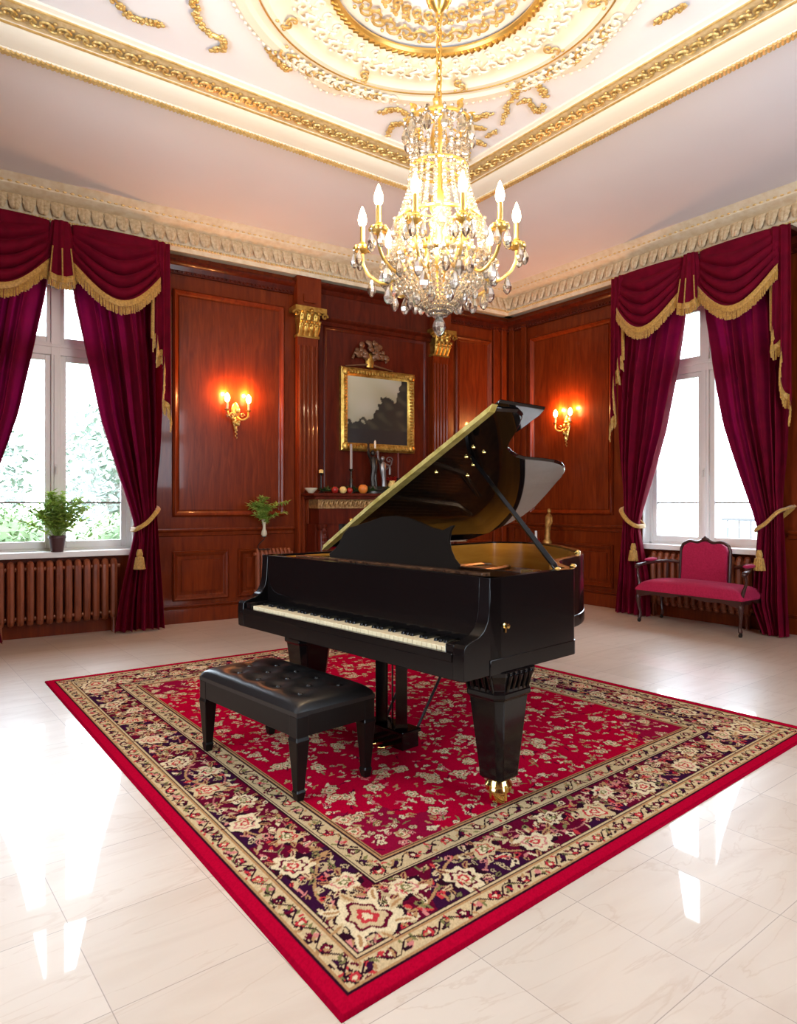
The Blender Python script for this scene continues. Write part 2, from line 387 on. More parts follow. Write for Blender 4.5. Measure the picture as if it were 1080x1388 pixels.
# ------------------------------------------------------------------ cornice
leaf=MB()
def leaf_fn(u,v):
    # acanthus tongue: hangs from v=0 (top) to v=1 (tip), curls out
    q=abs(2*u-1); wdt=(1-q**2.4)-.42*math.exp(-((u-.5)/.07)**2)
    x=(u-.5)*.118*(1-.50*max(0,v-.35)**1.6/.5)*(1+.10*math.sin(v*18)*q)
    return (x,-.004-.022*math.sin(v*2.3)-.026*wdt*(.5+.5*v)-.012*v**3,-v*.165)
leaf.grid(leaf_fn,14,8)
def cornice(name,M,x0,x1):
    e=thing(name,None,None,M,kind='structure')
    z=4.15
    prof=[(0,z-.0),(-.12,z),(-.125,z+.045),(-.14,z+.05),(-.14,z+.06),(-.15,z+.07),(-.155,z+.232),(-.19,z+.235),(-.21,z+.24),(-.26,z+.25),(-.30,z+.275),(-.305,z+.29),(-.325,z+.30),(-.36,z+.335),(-.385,z+.35),(0,z+.35)]
    MB().prism(prof,x0,x1,lambda a,b,h:(h,a,b)).build('cornice_moulding',IVORYP,e,angle=25)
    k=int((x1-x0)/.124); m=MB()
    for i in range(k): m.inst(leaf,T(x0+(i+.5)*(x1-x0)/k,-.152,z+.232)@Matrix.Rotation(R(-3),4,'X'))
    m.build('acanthus_leaves',TANP,e,angle=60)
    m=MB()
    k=int((x1-x0)/.034)
    for i in range(k):
        xx=x0+(i+.5)*(x1-x0)/k
        m.ball((xx,-.146,z+.055),(.016,.014,.014),6,4)
        if i%2==0: m.ball((xx,-.312,z+.293),(.022,.012,.012),6,4)
    m.build('gilt_bead',GOLDP,e)
    return e
cornice('trim_1',ML,-2.5,XC); cornice('trim_2',MR,-YC,1.8)
cornice('trim_3',MBk,-7.5,1.9); cornice('trim_4',MSd,-1.6,8)

# ------------------------------------------------------------------ ceiling coffer frame
FX,FY=4.71,5.27      # outer lower edges of the frame (far sides)
GX,GY=-1.1,-.6        # the near sides, behind the camera
scr=MB()
def add_scroll(mb,M):
    sp=[(.036*(1-t/11)*math.cos(t*.62)-.01,.036*(1-t/11)*math.sin(t*.62),.012) for t in range(11)]
    for s in (-1,1):
        mb.tube([M@Vector((p[0]+.02*s,p[1]*s+.0,p[2])) for p in sp],[.011-.0006*i for i in range(11)],5)
    mb.ball(M@Vector((0,0,.014)),(.012,.012,.012),6,4)
    mb.ball(M@Vector((.05,.035,.008)),(.014,.014,.01),6,4); mb.ball(M@Vector((.05,-.035,.008)),(.014,.014,.01),6,4)
def coffer_side(name,P,Q,nx):
    # from P to Q along the side; inward direction nx (horizontal)
    P=Vector((*P,CEIL)); Q=Vector((*Q,CEIL)); d=(Q-P); Ln=d.length; d.normalize(); nx=Vector((*nx,0)); dn=Vector((0,0,-1))
    e=thing(name,None,None,T(P.x,P.y,P.z),kind='structure')
    f=lambda s,i,h:d*s+nx*i+dn*h          # along, inward, down (local)
    # profile inward 0..0.42
    prof=[(0,0),(0,.11),(.012,.125),(.025,.13),(.085,.13),(.09,.12),(.10,.122),(.115,.118),(.15,.112),(.20,.095),(.235,.07),(.245,.055),(.255,.055),(.26,.045),(.44,.030),(.445,.036),(.455,.036),(.46,.022),(.485,.012),(.49,0)]
    V=[];F=[];n=len(prof)
    for s,k in ((0,0),(Ln,1)):
        for (i,h) in prof:
            V.append(f((i if k==0 else Ln-i),i,h))
    F=[(k,k+1,n+k+1,n+k) for k in range(n-1)]
    MB().add(V,F).build('coffer_moulding',CREAM,e,angle=25)
    m=MB(); k=int(Ln/.03)
    for j in range(k):
        s=(j+.5)*Ln/k
        if .05<s<Ln-.05:
            m.tube([f(s-.014,.030,.130),f(s+.014,.082,.132)],[.016,.015],6)
    m.build('gilt_rope',GOLDP,e)
    m=MB()
    fr_=lambda i,h:[f(i,i,h),f(Ln-i,i,h)]
    m.tube(fr_(.250,.056),.009,6); m.tube(fr_(.450,.037),.009,6); m.build('gilt_edge_line',CGOLD,e); m=MB()
    V=[f(.26,.26,.0465),f(Ln-.26,.26,.0465),f(Ln-.44,.44,.0315),f(.44,.44,.0315)]; m.add(V,[(0,1,2,3)])
    m.build('gilt_band',PALEG,e)
    m=MB(); k=int(Ln/.105)
    Mx=Matrix.Identity(4)
    for a in range(3): Mx[a][0]=d[a]; Mx[a][1]=nx[a]; Mx[a][2]=dn[a]
    for j in range(k):
        s=(j+.5)*Ln/k
        if .36<s<Ln-.36: add_scroll(m,Matrix.Translation(f(s,.35,.036))@Mx@Matrix.Scale(1.4,4))
    m.build('scroll_relief',CGOLD,e,angle=60)
coffer_side('trim_5',(GX,FY),(FX,FY),(0,-1))
coffer_side('trim_6',(FX,FY),(FX,GY),(-1,0))
coffer_side('trim_7',(FX,GY),(GX,GY),(0,1))
coffer_side('trim_8',(GX,GY),(GX,FY),(1,0))

# ceiling rose
CHX,CHY=2.59,3.123
e=thing('trim_9',None,None,T(CHX,CHY,CEIL),kind='structure')
def ringprof(mb,prof,n=96,lob=0):
    V=[];m=len(prof)
    for k in range(n):
        a=2*PI*k/n
        for r,h in prof:
            rr=r*(1+(lob*max(0,math.cos(4*a))**6 if r>1.15 else 0)); V.append((rr*math.cos(a),rr*math.sin(a),-h))
    F=[(k*m+i,((k+1)%n)*m+i,((k+1)%n)*m+i+1,k*m+i+1) for k in range(n) for i in range(m-1)]
    mb.add(V,F)
m=MB(); ringprof(m,[(1.30,0),(1.30,.02),(1.26,.045),(1.20,.05),(1.17,.035),(1.12,.035),(1.09,.055),(1.05,.06),(1.02,.045),(.98,.04),(.80,.055),(.72,.05),(.70,.04),(.67,.03),(.67,0)],120,.06)
m.build('rose_moulding',CREAM,e,angle=25)
m=MB()
m.tube([(.655*math.cos(2*PI*k/80),.655*math.sin(2*PI*k/80),-.035) for k in range(80)],.028,8,closed=True)
for k in range(90):
    a=2*PI*k/90; m.tube([(.645*math.cos(a),.645*math.sin(a),-.058),(.672*math.cos(a+.05),.672*math.sin(a+.05),-.058)],.012,5)
m.tube([(1.105*math.cos(2*PI*k/100),1.105*math.sin(2*PI*k/100),-.05) for k in range(100)],.006,5,closed=True)
m.build('gilt_ring',GOLD,e)
m=MB(); m2=MB()
def scroll_at(mb,x,y,a,s,h=.03):
    M=Matrix.Translation((x,y,-h))@RZ(a)@Matrix.Scale(s,4)@Matrix.Rotation(PI,4,'X')
    add_scroll(mb,M)
for k in range(26):
    a=2*PI*k/26; scroll_at(m,.50*math.cos(a),.50*math.sin(a),a+PI/2,1.7,.012); 
    scroll_at(m,.34*math.cos(a+.1),.34*math.sin(a+.1),a,1.1,.012)
    if k%3==0: scroll_at(m,1.0*math.cos(a),1.0*math.sin(a),a,1.2,.05)
for k in range(40):
    a=2*PI*k/40; scroll_at(m2,.86*math.cos(a),.86*math.sin(a),a+PI/2,1.5,.05)
    scroll_at(m2,.76*math.cos(a+.08),.76*math.sin(a+.08),a,1.0,.05)
for k in range(4):
    a0=k*PI/2
    for i_,t in enumerate(np.linspace(-.36,.36,15)): scroll_at(m if i_%4==2 else m2,1.17*math.cos(a0+t)*1.02,1.17*math.sin(a0+t)*1.02,a0+t+PI/2,1.5,.045)
for k in range(150):
    a=2*PI*k/150; rr=1.285*(1+.06*max(0,math.cos(4*a))**6)
    m2.ball((rr*math.cos(a),rr*math.sin(a),-.03),(.016,.016,.016),5,4)
m.build('gilt_scrolls',CGOLD,e,angle=60); m2.build('plaster_scrolls',CREAM,e,angle=60)
# gilded garlands lying on the ceiling field
def garland(name_,pts,r=.022,seed=0):
    rr=random.Random(seed); P=spline([(x,y,0) for x,y in pts],9); m=MB()
    m.tube([(p.x,p.y,CEIL-.012) for p in P],[.004+.010*math.sin(PI*(i+.5)/len(P)) for i in range(len(P))],6)
    for i,p in enumerate(P):
        for q in range(2):
            m.ball((p.x+rr.uniform(-r,r),p.y+rr.uniform(-r,r),CEIL-.012-rr.uniform(0,.012)),(rr.uniform(.5,1)*r,rr.uniform(.5,1)*r,.5*r),6,4)
    o=m.build(name_,CGOLD,angle=60); struct(o); return o
def cpt(px,py):  # ceiling point in the photograph's line of sight, used only to lay out the garlands
    S,C=math.sin(TH),math.cos(TH); r=(px-540)/923; k=(CEIL-1.35)/(-(py-682.45)/923); return ((S*r+C)*k,(-C*r+S)*k)
gl=[[(262,-6),(268,20),(280,40),(300,50),(303,62),(290,64)],
    [(150,-10),(170,14),(185,22),(205,28),(218,30)],
    [(362,55),(370,72),(380,84),(392,92)],
    [(515,150),(530,146),(545,148),(556,158)],[(526,180),(532,168),(545,165),(556,170)],
    [(626,168),(640,160),(652,155),(664,152)],[(628,175),(642,170),(654,172)],
    [(625,210),(634,195),(645,190),(656,194)],[(634,198),(632,212),(628,222)],
    [(682,165),(686,145),(700,125),(720,112),(734,118),(738,128)],[(704,136),(716,134),(724,146),(732,148),(736,140)],[(662,182),(672,176)],
    [(888,28),(900,20),(915,12),(928,4)]]
for i,g in enumerate(gl): garland('trim_%d'%(10+i),[cpt(*q) for q in g],.02,i)
# ------------------------------------------------------------------ rug (woven pattern held in a colour attribute)
RQ=[(.926,1.512),(4.37,1.777),(4.17,5.71),(.886,5.724)]   # near, right, far, left corners
RW_,RL_=3.40,4.08
def rug_pattern(nx,ny):
    st=.005
    a=np.linspace(0,RW_,nx)[:,None]*np.ones((1,ny)); b=np.linspace(0,RL_,ny)[None,:]*np.ones((nx,1))
    C=np.zeros((nx,ny,3)); e=np.minimum(np.minimum(a,RW_-a),np.minimum(b,RL_-b))
    RED=np.array((.345,.0015,.019)); DK=np.array((.020,.004,.010)); MAR=np.array((.095,.003,.016)); NAVY=np.array((.030,.005,.022))
    CR=np.array((.50,.355,.19)); CR2=np.array((.60,.465,.28)); TAN=np.array((.36,.19,.08)); PINK=np.array((.50,.16,.14)); OLV=np.array((.16,.14,.05)); ROSE_=np.array((.42,.03,.035))
    C[:]=RED
    def band(lo,hi,c): C[(e>=lo)&(e<hi)]=c
    band(.0,.012,RED*.7); band(.058,.068,DK); band(.068,.076,TAN); band(.076,.15,CR); band(.15,.158,TAN); band(.158,.164,DK); band(.164,.172,CR); band(.172,.178,DK)
    band(.178,.425,MAR); band(.425,.431,DK); band(.431,.439,CR); band(.439,.445,DK); band(.445,.53,CR*.92); band(.53,.536,DK); band(.536,.546,TAN); band(.546,.552,DK); band(.552,.558,TAN)
    inner=e>=.558
    hh=(np.sin(a*9.1+1.3*np.sin(b*7))+np.sin(b*11.3+1.7*np.sin(a*6)))
    main=(e>=.178)&(e<.425); C[main&(hh>.35)]=NAVY
    r=np.random.default_rng(3)
    def win(cx,cy,R_):
        i0=max(0,int((cx-R_)/RW_*(nx-1))); i1=min(nx,int((cx+R_)/RW_*(nx-1))+2); j0=max(0,int((cy-R_)/RL_*(ny-1))); j1=min(ny,int((cy+R_)/RL_*(ny-1))+2)
        return (slice(i0,i1),slice(j0,j1))
    def flower(cx,cy,R_,k,rot,cols,el=1.0,mask=None,wob=.13):
        w=win(cx,cy,R_*1.35)
        if w[0].start>=w[0].stop or w[1].start>=w[1].stop: return
        x=a[w]-cx; y=b[w]-cy; c,s=math.cos(rot),math.sin(rot)
        u=(x*c+y*s); v=(-x*s+y*c)*el; rr=np.hypot(u,v); th=np.arctan2(v,u)
        p1,p2,p3=r.uniform(0,6,3); pet=1+wob*np.cos(k*th+p1)+.14*np.cos(2*th+p2)+.11*np.cos(3*th+p3)
        S=C[w]
        for f,col in cols:
            q=rr<R_*f*pet
            if mask is not None: q=q&mask[w]
            S[q]=col
    def leafst(cx,cy,Ln,wd,rot,col,mask=None,core=None):
        w=win(cx,cy,Ln)
        if w[0].start>=w[0].stop or w[1].start>=w[1].stop: return
        x=a[w]-cx; y=b[w]-cy; c,s=math.cos(rot),math.sin(rot); u=x*c+y*s; v=-x*s+y*c+.25*(u*u)/max(Ln,.001)
        q=(np.abs(u)<Ln)&(np.abs(v)<wd*(1-(u/Ln)**2))
        if mask is not None: q=q&mask[w]
        C[w][q]=col
        if core is not None:
            q=(np.abs(u)<Ln*.6)&(np.abs(v)<wd*.35*(1-(u/Ln)**2)); C[w][q]=core
    def vine(pts,wd,col,mask):
        P=np.array(pts)
        for (x,y) in P:
            w=win(x,y,wd*2); q=(np.hypot(a[w]-x,b[w]-y)<wd)&mask[w]; C[w][q]=col
    g1=(e>.078)&(e<.148); g2=(e>.446)&(e<.528)
    # four sides: position along side s, inset i -> a,b ; direction angle
    sides=[(RW_,lambda s,i:(s,i),0),(RW_,lambda s,i:(s,RL_-i),0),(RL_,lambda s,i:(i,s),PI/2),(RL_,lambda s,i:(RW_-i,s),PI/2)]
    for Ln,f,ang in sides:
        for (lo,inset,mask,pitch) in ((.10,.113,g1,.075),(.48,.487,g2,.085)):
            n=int((Ln-2*lo)/pitch)
            for k in range(n+1):
                s=lo+(Ln-2*lo)*k/n; x,y=f(s,inset)
                c1=[ROSE_,NAVY,MAR,PINK][k%4]
                if k%2==0: flower(x,y,.022,5,ang+k,[(1.0,DK),(.85,c1),(.4,CR2)],mask=mask)
                else:
                    leafst(x,y,.030,.011,ang+.8,c1,mask); leafst(*f(s+.02,inset+.012),.020,.007,ang-.9,OLV,mask); leafst(*f(s-.02,inset-.014),.020,.007,ang+.2,DK,mask)
                for q in range(5):
                    xx,yy=f(s+r.uniform(-.035,.035),inset+r.uniform(-.034,.034)); leafst(xx,yy,r.uniform(.010,.020),.006,r.uniform(0,6),[MAR,TAN,OLV,DK,ROSE_][r.integers(5)],mask)
        # meander in the guards
        for (lo,inset,mask,amp) in ((.07,.113,g1,.024),(.45,.487,g2,.028)):
            ss=np.arange(lo,Ln-lo,.004); pts=[f(s,inset+amp*math.sin(s*2*PI/.15)) for s in ss]; vine(pts,.0032,DK,mask)
        # main border: vine, small filler leaves, then large flowers
        ss=np.arange(.18,Ln-.18,.004); pts=[f(s,.30+.075*math.sin(s*2*PI/.62)) for s in ss]; vine(pts,.006,TAN,main)
        pts=[f(s,.30-.085*math.sin(s*2*PI/.62+.6)) for s in ss]; vine(pts,.004,PINK*.7,main)
        n=int(Ln*230)
        for k in range(n):
            s=r.uniform(.18,Ln-.18); i=r.uniform(.19,.415); x,y=f(s,i)
            t=r.random(); col=[CR,TAN,PINK,ROSE_,OLV,CR2,CR*.8][r.integers(7)]
            if t<.7: leafst(x,y,r.uniform(.012,.032),r.uniform(.005,.011),r.uniform(0,6),col,main,DK if t<.2 else None)
            else: flower(x,y,r.uniform(.010,.018),5,r.uniform(0,6),[(1,col),(.5,DK)],mask=main)
        n=max(2,round((Ln-.6)/.205))
        for k in range(n+1):
            s=.30+(Ln-.60)*k/n; i=.30+.045*(1 if k%2 else -1); x,y=f(s,i); big=.070 if k%2==0 else .056
            flower(x,y,big*1.12,[6,7,8][k%3],ang+k*.7,[(1.0,DK)],mask=main)
            flower(x,y,big,[6,7,8][k%3],ang+k*.7,[(1.0,CR2 if k%3 else CR),(.66,[ROSE_,PINK,MAR][k%3]),(.52,CR2),(.30,OLV if k%2 else ROSE_),(.15,CR2)],mask=main)
            for q in range(4):
                t=r.uniform(0,6); leafst(x+big*.45*math.cos(t),y+big*.45*math.sin(t),.022,.005,t+1.2,[DK,ROSE_,OLV,TAN][q],main)
            for q in range(5):
                t=ang+k+q*1.26; leafst(x+big*1.25*math.cos(t),y+big*1.25*math.sin(t),.028,.011,t,CR if q%2 else TAN,main,MAR)
    for cx,cy,sx,sy in ((.30,.30,1,1),(RW_-.30,.30,-1,1),(.30,RL_-.30,1,-1),(RW_-.30,RL_-.30,-1,-1)):
        flower(cx,cy,.10,6,.4,[(1.1,DK),(1.0,CR2),(.7,MAR),(.58,CR),(.35,ROSE_),(.18,CR2)],mask=main)
        for q in range(8): leafst(cx+.12*math.cos(q*.785),cy+.12*math.sin(q*.785),.045,.018,q*.785+.3,CR2 if q%2 else CR,main,TAN)
    # field: scattered sprays on red, denser and darker towards the corners
    for (cx,cy) in ((.558,.558),(RW_-.558,.558),(.558,RL_-.558),(RW_-.558,RL_-.558)):
        d=np.hypot((a-cx),(b-cy)); q=inner&(d+.04*np.sin(12*np.arctan2(b-cy,a-cx))<.36); C[q]=MAR*1.2+RED*.28
        for k in range(46):
            t=.34+.02*math.sin(k); ang=2*PI*k/92*4
            x,y=cx+t*math.cos(ang),cy+t*math.sin(ang); leafst(x,y,.020,.007,ang+1.5,TAN,inner)
    n=2500
    for k in range(n):
        x=r.uniform(.57,RW_-.57); y=r.uniform(.57,RL_-.57); t=r.random(); rot=r.uniform(0,6)
        col=[CR,CR2*.95,PINK,CR*.8,TAN,CR2][r.integers(6)]
        if t<.42:
            leafst(x,y,r.uniform(.012,.026),r.uniform(.005,.009),rot,col,inner,None if t<.3 else MAR)
            leafst(x+.022*math.cos(rot+1),y+.022*math.sin(rot+1),.015,.006,rot+1,col*.8,inner)
        elif t<.75: flower(x,y,r.uniform(.010,.020),5,rot,[(1.15,MAR),(1,col),(.45,MAR),(.25,CR2)],mask=inner,el=r.uniform(1,1.5))
        elif t<.82: flower(x,y,r.uniform(.030,.042),6,rot,[(1.1,MAR),(1,CR),(.65,ROSE_),(.5,CR2),(.25,OLV)],mask=inner)
        else: leafst(x,y,.03,.0045,rot,MAR if t<.93 else OLV,inner)
    C*=(.86+.28*r.random((nx,ny,1)))      # yarn by yarn unevenness of dye
    return C
nx,ny=681,817
Cc=rug_pattern(nx,ny)
s=np.linspace(0,1,nx)[:,None,None]; t=np.linspace(0,1,ny)[None,:,None]
q=np.array(RQ); Pxy=(1-s)*(1-t)*q[0]+s*(1-t)*q[1]+s*t*q[2]+(1-s)*t*q[3]
zz=.0095+.0012*rng.random((nx,ny)); edge=np.zeros((nx,ny),bool); edge[0]=edge[-1]=True; edge[:,0]=edge[:,-1]=True; zz[edge]=.0005
V=np.concatenate([Pxy,zz[:,:,None]],2).reshape(-1,3)
idx=np.arange(nx*ny).reshape(nx,ny); F=np.stack([idx[:-1,:-1],idx[1:,:-1],idx[1:,1:],idx[:-1,1:]],-1).reshape(-1,4)
me=bpy.data.meshes.new('persian_rug'); me.vertices.add(len(V)); me.vertices.foreach_set('co',V.ravel())
me.loops.add(F.size); me.loops.foreach_set('vertex_index',F.ravel().astype(np.int32)); me.polygons.add(len(F)); me.polygons.foreach_set('loop_start',(np.arange(len(F))*4).astype(np.int32))
me.update(calc_edges=True)
at=me.color_attributes.new('weave','FLOAT_COLOR','POINT'); at.data.foreach_set('color',np.concatenate([Cc.reshape(-1,3),np.ones((nx*ny,1))],1).ravel().astype(np.float32))
me.materials.append(vcol_mat('rug_wool',.95,Specular_IOR_Level=.0))
rug=bpy.data.objects.new('persian_rug',me); COL.objects.link(rug)
tag(rug,'large red floral rug with cream and maroon borders under the piano','rug')
RUGZ=.0105

# ------------------------------------------------------------------ windows' drapery
def drape(M,c,s,label,hem=.50):
    # s=+1 right-hand curtain, -1 left-hand; local metres from the window centre
    zs=[0,.3,.7,1.08,1.3,1.7,2.2,2.8,3.4,3.98]
    xin=[hem,hem*.4+.35,hem*.2+.54,.72,.66,.53,.37,.24,.12,.05]
    xout=[1.00,.98,.95,.925,.93,.96,.98,1.0,1.0,1.0]
    amp=[.06,.055,.05,.028,.045,.07,.08,.08,.06,.035]
    nf=7; NU=128; NV=46
    e_=M@T(c+s*.85,-.20,.012)
    def fn(u,v):
        z=3.98*v
        tie=1.07+.24*u          # the tie slants up towards the wall side
        zz=z*(1.08/tie) if z<tie else 1.08+(z-tie)*(3.98-1.08)/(3.98-tie)
        a=interp(zz,zs,xin); b=interp(zz,zs,xout); A=interp(zz,zs,amp)
        ph=2*PI*nf*(u+.035*math.sin(u*14+1))+.8*math.sin(z*1.3+u*3)
        f=math.sin(ph)*(1+.25*math.sin(u*23))+.22*math.sin(2.7*ph+1.1)
        y=-.035*(1-sm(2.2,3.6,z))-A*f-.02*math.sin(u*9+z)*(1-sm(3,3.6,z))
        if zz<.5: y-= .05*(1-zz/.5)*abs(math.sin(ph*.5))
        x=a+(b-a)*u+.012*math.cos(ph)
        return (s*(x-.85),y,z)
    m=MB().grid(fn,NU,NV)
    o=m.build('curtain',VELVET,M=e_,smooth=True,angle=180)
    tag(o,label,'curtain','tied back velvet curtains'); return o
def tieback(M,c,s,label):
    e=thing('curtain_tieback',label,'tieback',M@T(c+s*.93,-.02,1.31),'rope tiebacks')
    p=lambda x,y,z:(s*(x-.93),y+.02,z-1.31)
    pts=spline([p(.955,-.02,1.32),p(.96,-.18,1.30),p(.92,-.305,1.26),p(.82,-.33,1.15),p(.72,-.315,1.085),p(.69,-.23,1.075),p(.72,-.13,1.09),p(.86,-.10,1.20),p(.955,-.03,1.31)],8)
    m=MB().tube(pts,.017,8,squash=1.6)
    for i in range(0,len(pts)-1):
        m.ball(tuple(pts[i]),.019,6,4)
    m.build('rope',FRINGE,e)
    m=MB().tube([p(.955,0,1.32),p(.955,-.05,1.32)],.012,8).ball(p(.955,-.055,1.32),.022,8,6); m.build('wall_hook',BRASS,e)
    m=MB().tube(spline([p(.735,-.30,1.09),p(.745,-.315,.98),p(.74,-.31,.86)],5),.008,6).tube(spline([p(.755,-.30,1.10),p(.765,-.325,.99),p(.75,-.31,.86)],5),.008,6); m.build('cord',VELVET,e)
    m=MB().lathe([(.0,.0),(.02,-.0),(.03,-.03),(.036,-.055),(.03,-.075),(.036,-.085),(.036,-.095)],12,p(.745,-.31,.87))
    for k in range(26):
        a=2*PI*k/26; rr=.030+.006*(k%2); m.tube([(p(.745,-.31,.78)[0]+rr*math.cos(a),p(0,-.31,0)[1]+rr*math.sin(a),p(0,0,.785)[2]),(p(.745,-.31,.6)[0]+rr*1.55*math.cos(a),p(0,-.31,0)[1]+rr*1.55*math.sin(a),p(0,0,.66)[2])],.007,5)
    m.lathe([(.0,.0),(.038,.0),(.050,-.115),(0,-.115)],12,p(.745,-.31,.785))
    m.build('tassel',FRINGE,e,label='gold tassel')
    return e
def fringe_strip(mb,pts,h=.085,n=90,band=.05,nrm=(0,-1,0),taper=.0):
    # braid along pts, with threads hanging from it
    P=[Vector(p) for p in pts]; Ls=[0]
    for i in range(1,len(P)): Ls.append(Ls[-1]+(P[i]-P[i-1]).length)
    nv=Vector(nrm)
    V=[];F=[]
    for p in P:
        for (dz,dy) in ((.012,-.004),(.012,.012),(-band*.5,.018),(-band,.010),(-band,-.004)): V.append(p+Vector((0,0,dz))+nv*dy)
    for i in range(len(P)-1):
        for k in range(4): F.append((i*5+k,i*5+k+1,(i+1)*5+k+1,(i+1)*5+k))
    mb.add(V,F)
    for k in range(n):
        d=Ls[-1]*(k+.5)/n; i=next(j for j in range(len(Ls)-1) if Ls[j+1]>=d-1e-9); f=(d-Ls[i])/max(1e-9,Ls[i+1]-Ls[i])
        p=P[i].lerp(P[i+1],f)+nv*.006; j=random.uniform(-.008,.008); hh=h*random.uniform(.9,1.08)
        mb.tube([p-Vector((0,0,band*.8)),p+Vector((j*.5,0,-band-hh*.5))+nv*random.uniform(0,.006),p+Vector((j,0,-band-hh))],[.004,.0065,.0075],5)
def valance(M,c,label):
    e=thing('swag_valance',label,'valance',M@T(c,-.2,3.4),'swag valances')
    def P(x,y,z): return (x,y+.2,z-3.4)
    MB().box(-1.03,1.03,-.04,.19,.70,.745).build('pelmet_board',WOODD,e,smooth=False)
    for s in (-1,1):
        # swag between x=.12 and x=.93, hanging from z=4.13
        def low(u): # bottom edge
            end0,end1=3.74,3.74; return end0+(end1-end0)*u-.335*(math.sin(PI*u)**1.0)*(1+.12*(u-.5))
        def fn(u,v):
            top=4.135; zb=low(u); x=.10+.85*u
            w=math.sin(PI*u)
            vv=v; z=top+(zb-top)*vv
            ph=2*PI*5.2*v**.9+1.2*abs(2*u-1)
            y=-.30-.055*w**.5-.045*(w**.7)*math.sin(ph)*min(1,v*4)-.05*w*math.sin(PI*v)-.04*v
            z-=.17*w*4*v*(1-v)*.5; z+=.018*w*math.cos(ph)*min(1,v*4)*(1 if v<.98 else 0)
            return P(s*x,y,z)
        MB().grid(fn,40,44).build('swag',VELVET,e,angle=180,solid=.01)
        m=MB(); fringe_strip(m,[Vector(fn(i/40,1))+Vector((0,-.006,0)) for i in range(41)],.085,84); m.build('swag_fringe',FRINGE,e,angle=50,label='gold swag fringe')
        # cascading tail at the outer end: pleats stepping down outwards
        def bz(u): return 3.10-.30*u-.55*sm(.35,1,u)+.07*math.sin(u*2*PI*2.5)
        def fj(u,v):
            x=.87+.185*u+.020*math.sin(2*PI*2.5*u)*(v**.5)
            y=-.350+.035*math.cos(2*PI*2.5*u)*(.4+.6*v)+.05*u*u
            return P(s*x,y,4.135+(bz(u)-4.135)*v)
        MB().grid(fj,50,24).build('cascade_tail',VELVET,e,angle=180,solid=.008)
        m=MB(); fringe_strip(m,[Vector(fj(i/50,1))+Vector((0,-.006,0)) for i in range(51)],.095,76)
        pts=[Vector(fj(0,v/20)) for v in range(7,21)]
        m.tube([p+Vector((s*.006,-.012,0)) for p in pts],.020,6)
        m.build('tail_fringe',FRINGE,e,angle=50,label='gold tail fringe')
    # centre bell between the swags
    def fc(u,v):
        a=PI*(1.08*u-.04); r=.072+.065*v; pl=1+.13*math.sin(u*2*PI*4.5)
        return P(-r*pl*math.cos(a),-.32-.085*pl*math.sin(a)*(.6+.7*v),4.135-(.43+.15*math.sin(PI*u))*v)
    MB().grid(fc,54,16).build('centre_bell',VELVET,e,angle=180,solid=.008)
    m=MB(); fringe_strip(m,[Vector(fc(i/40,1)) for i in range(41)],.07,44); 
    for uu in (.28,.5,.72): m.tube([Vector(fc(uu,v/8))+Vector((0,-.012,0)) for v in range(4,9)],.007,5)
    m.build('bell_fringe',FRINGE,e,angle=50)
    return e
CL,CRt=.82,-4.20
drape(ML,CL,1,'burgundy velvet curtain at the left window, tied back toward the wall sconce')
drape(ML,CL,-1,'burgundy velvet curtain cut by the left edge of the photo')
drape(MR,CRt,-1,'burgundy velvet curtain at the right window, on the side beside the wall sconce',.55)
drape(MR,CRt,1,'burgundy velvet curtain at the right edge of the photo beside the settee arm',.80)
tieback(ML,CL,1,'gold rope tieback with hanging tassel on the curtain above the left radiator end')
tieback(ML,CL,-1,'gold rope tieback on the curtain cut off by the left edge of the photo')
tieback(MR,CRt,-1,'gold rope tieback on the bright pink lit curtain left of the settee')
tieback(MR,CRt,1,'gold rope tieback with tassel on the curtain at the right edge')
valance(ML,CL,'burgundy swag valance with gold fringe over the left window with the potted plant')
valance(MR,CRt,'burgundy swag valance with gold fringe over the right window behind the settee')

# ------------------------------------------------------------------ radiators
def radiator(M,x0,n,pitch,zb,zt,label,y0=-.05,y1=-.19,foot=True,grp=None):
    W=n*pitch
    e=thing('radiator',label,'radiator',M@T(x0+W/2,(y0+y1)/2,0),'column radiators'); yc=(y0+y1)/2; hy=abs(y1-y0)/2
    for i in range(n):
        x=-W/2+pitch*(i+.5); m=MB(); r=pitch*.415
        for yy in (-hy+.03,hy-.03):
            m.tube([(x,yy,zb+.03),(x,yy,zb+.07),(x,yy,zt-.07),(x,yy,zt-.03)],[r*.9,r,r,r*.9],8)
        m.tube(spline([(x,-hy+.03,zt-.045),(x,-hy+.05,zt-.008),(x,hy-.05,zt-.008),(x,hy-.03,zt-.045)],4),r,8)
        m.tube(spline([(x,-hy+.03,zb+.045),(x,-hy+.05,zb+.012),(x,hy-.05,zb+.012),(x,hy-.03,zb+.045)],4),r,8)
        m.build('column_section',RAD,e)
    for z in (zb+.05,zt-.05): MB().tube([(-W/2-.02,0,z),(W/2+.02,0,z)],.022,8).build('connecting_pipe',RAD,e)
    for s in (-1,1):
        f=MB(); x=s*(W/2-pitch*.5)
        for yy in (-hy+.03,hy-.03): f.tube([(x,yy,zb+.05),(x,yy,.02),(x,yy,0)],[.016,.018,.024],8)
        f.build('foot',RAD,e)
    return e
radiator(ML,.265,13,.0865,.155,.745,'brown column radiator under the left window sill below the potted plant',-.05,-.155)
radiator(MR,-4.85,14,.0865,.155,.745,'dark brown column radiator behind the red settee under the right window',-.045,-.14)
radiator(ML,2.92,9,.05,.26,.80,'small ribbed radiator beside the piano keyboard end below the vase of greenery',-.05,-.15)

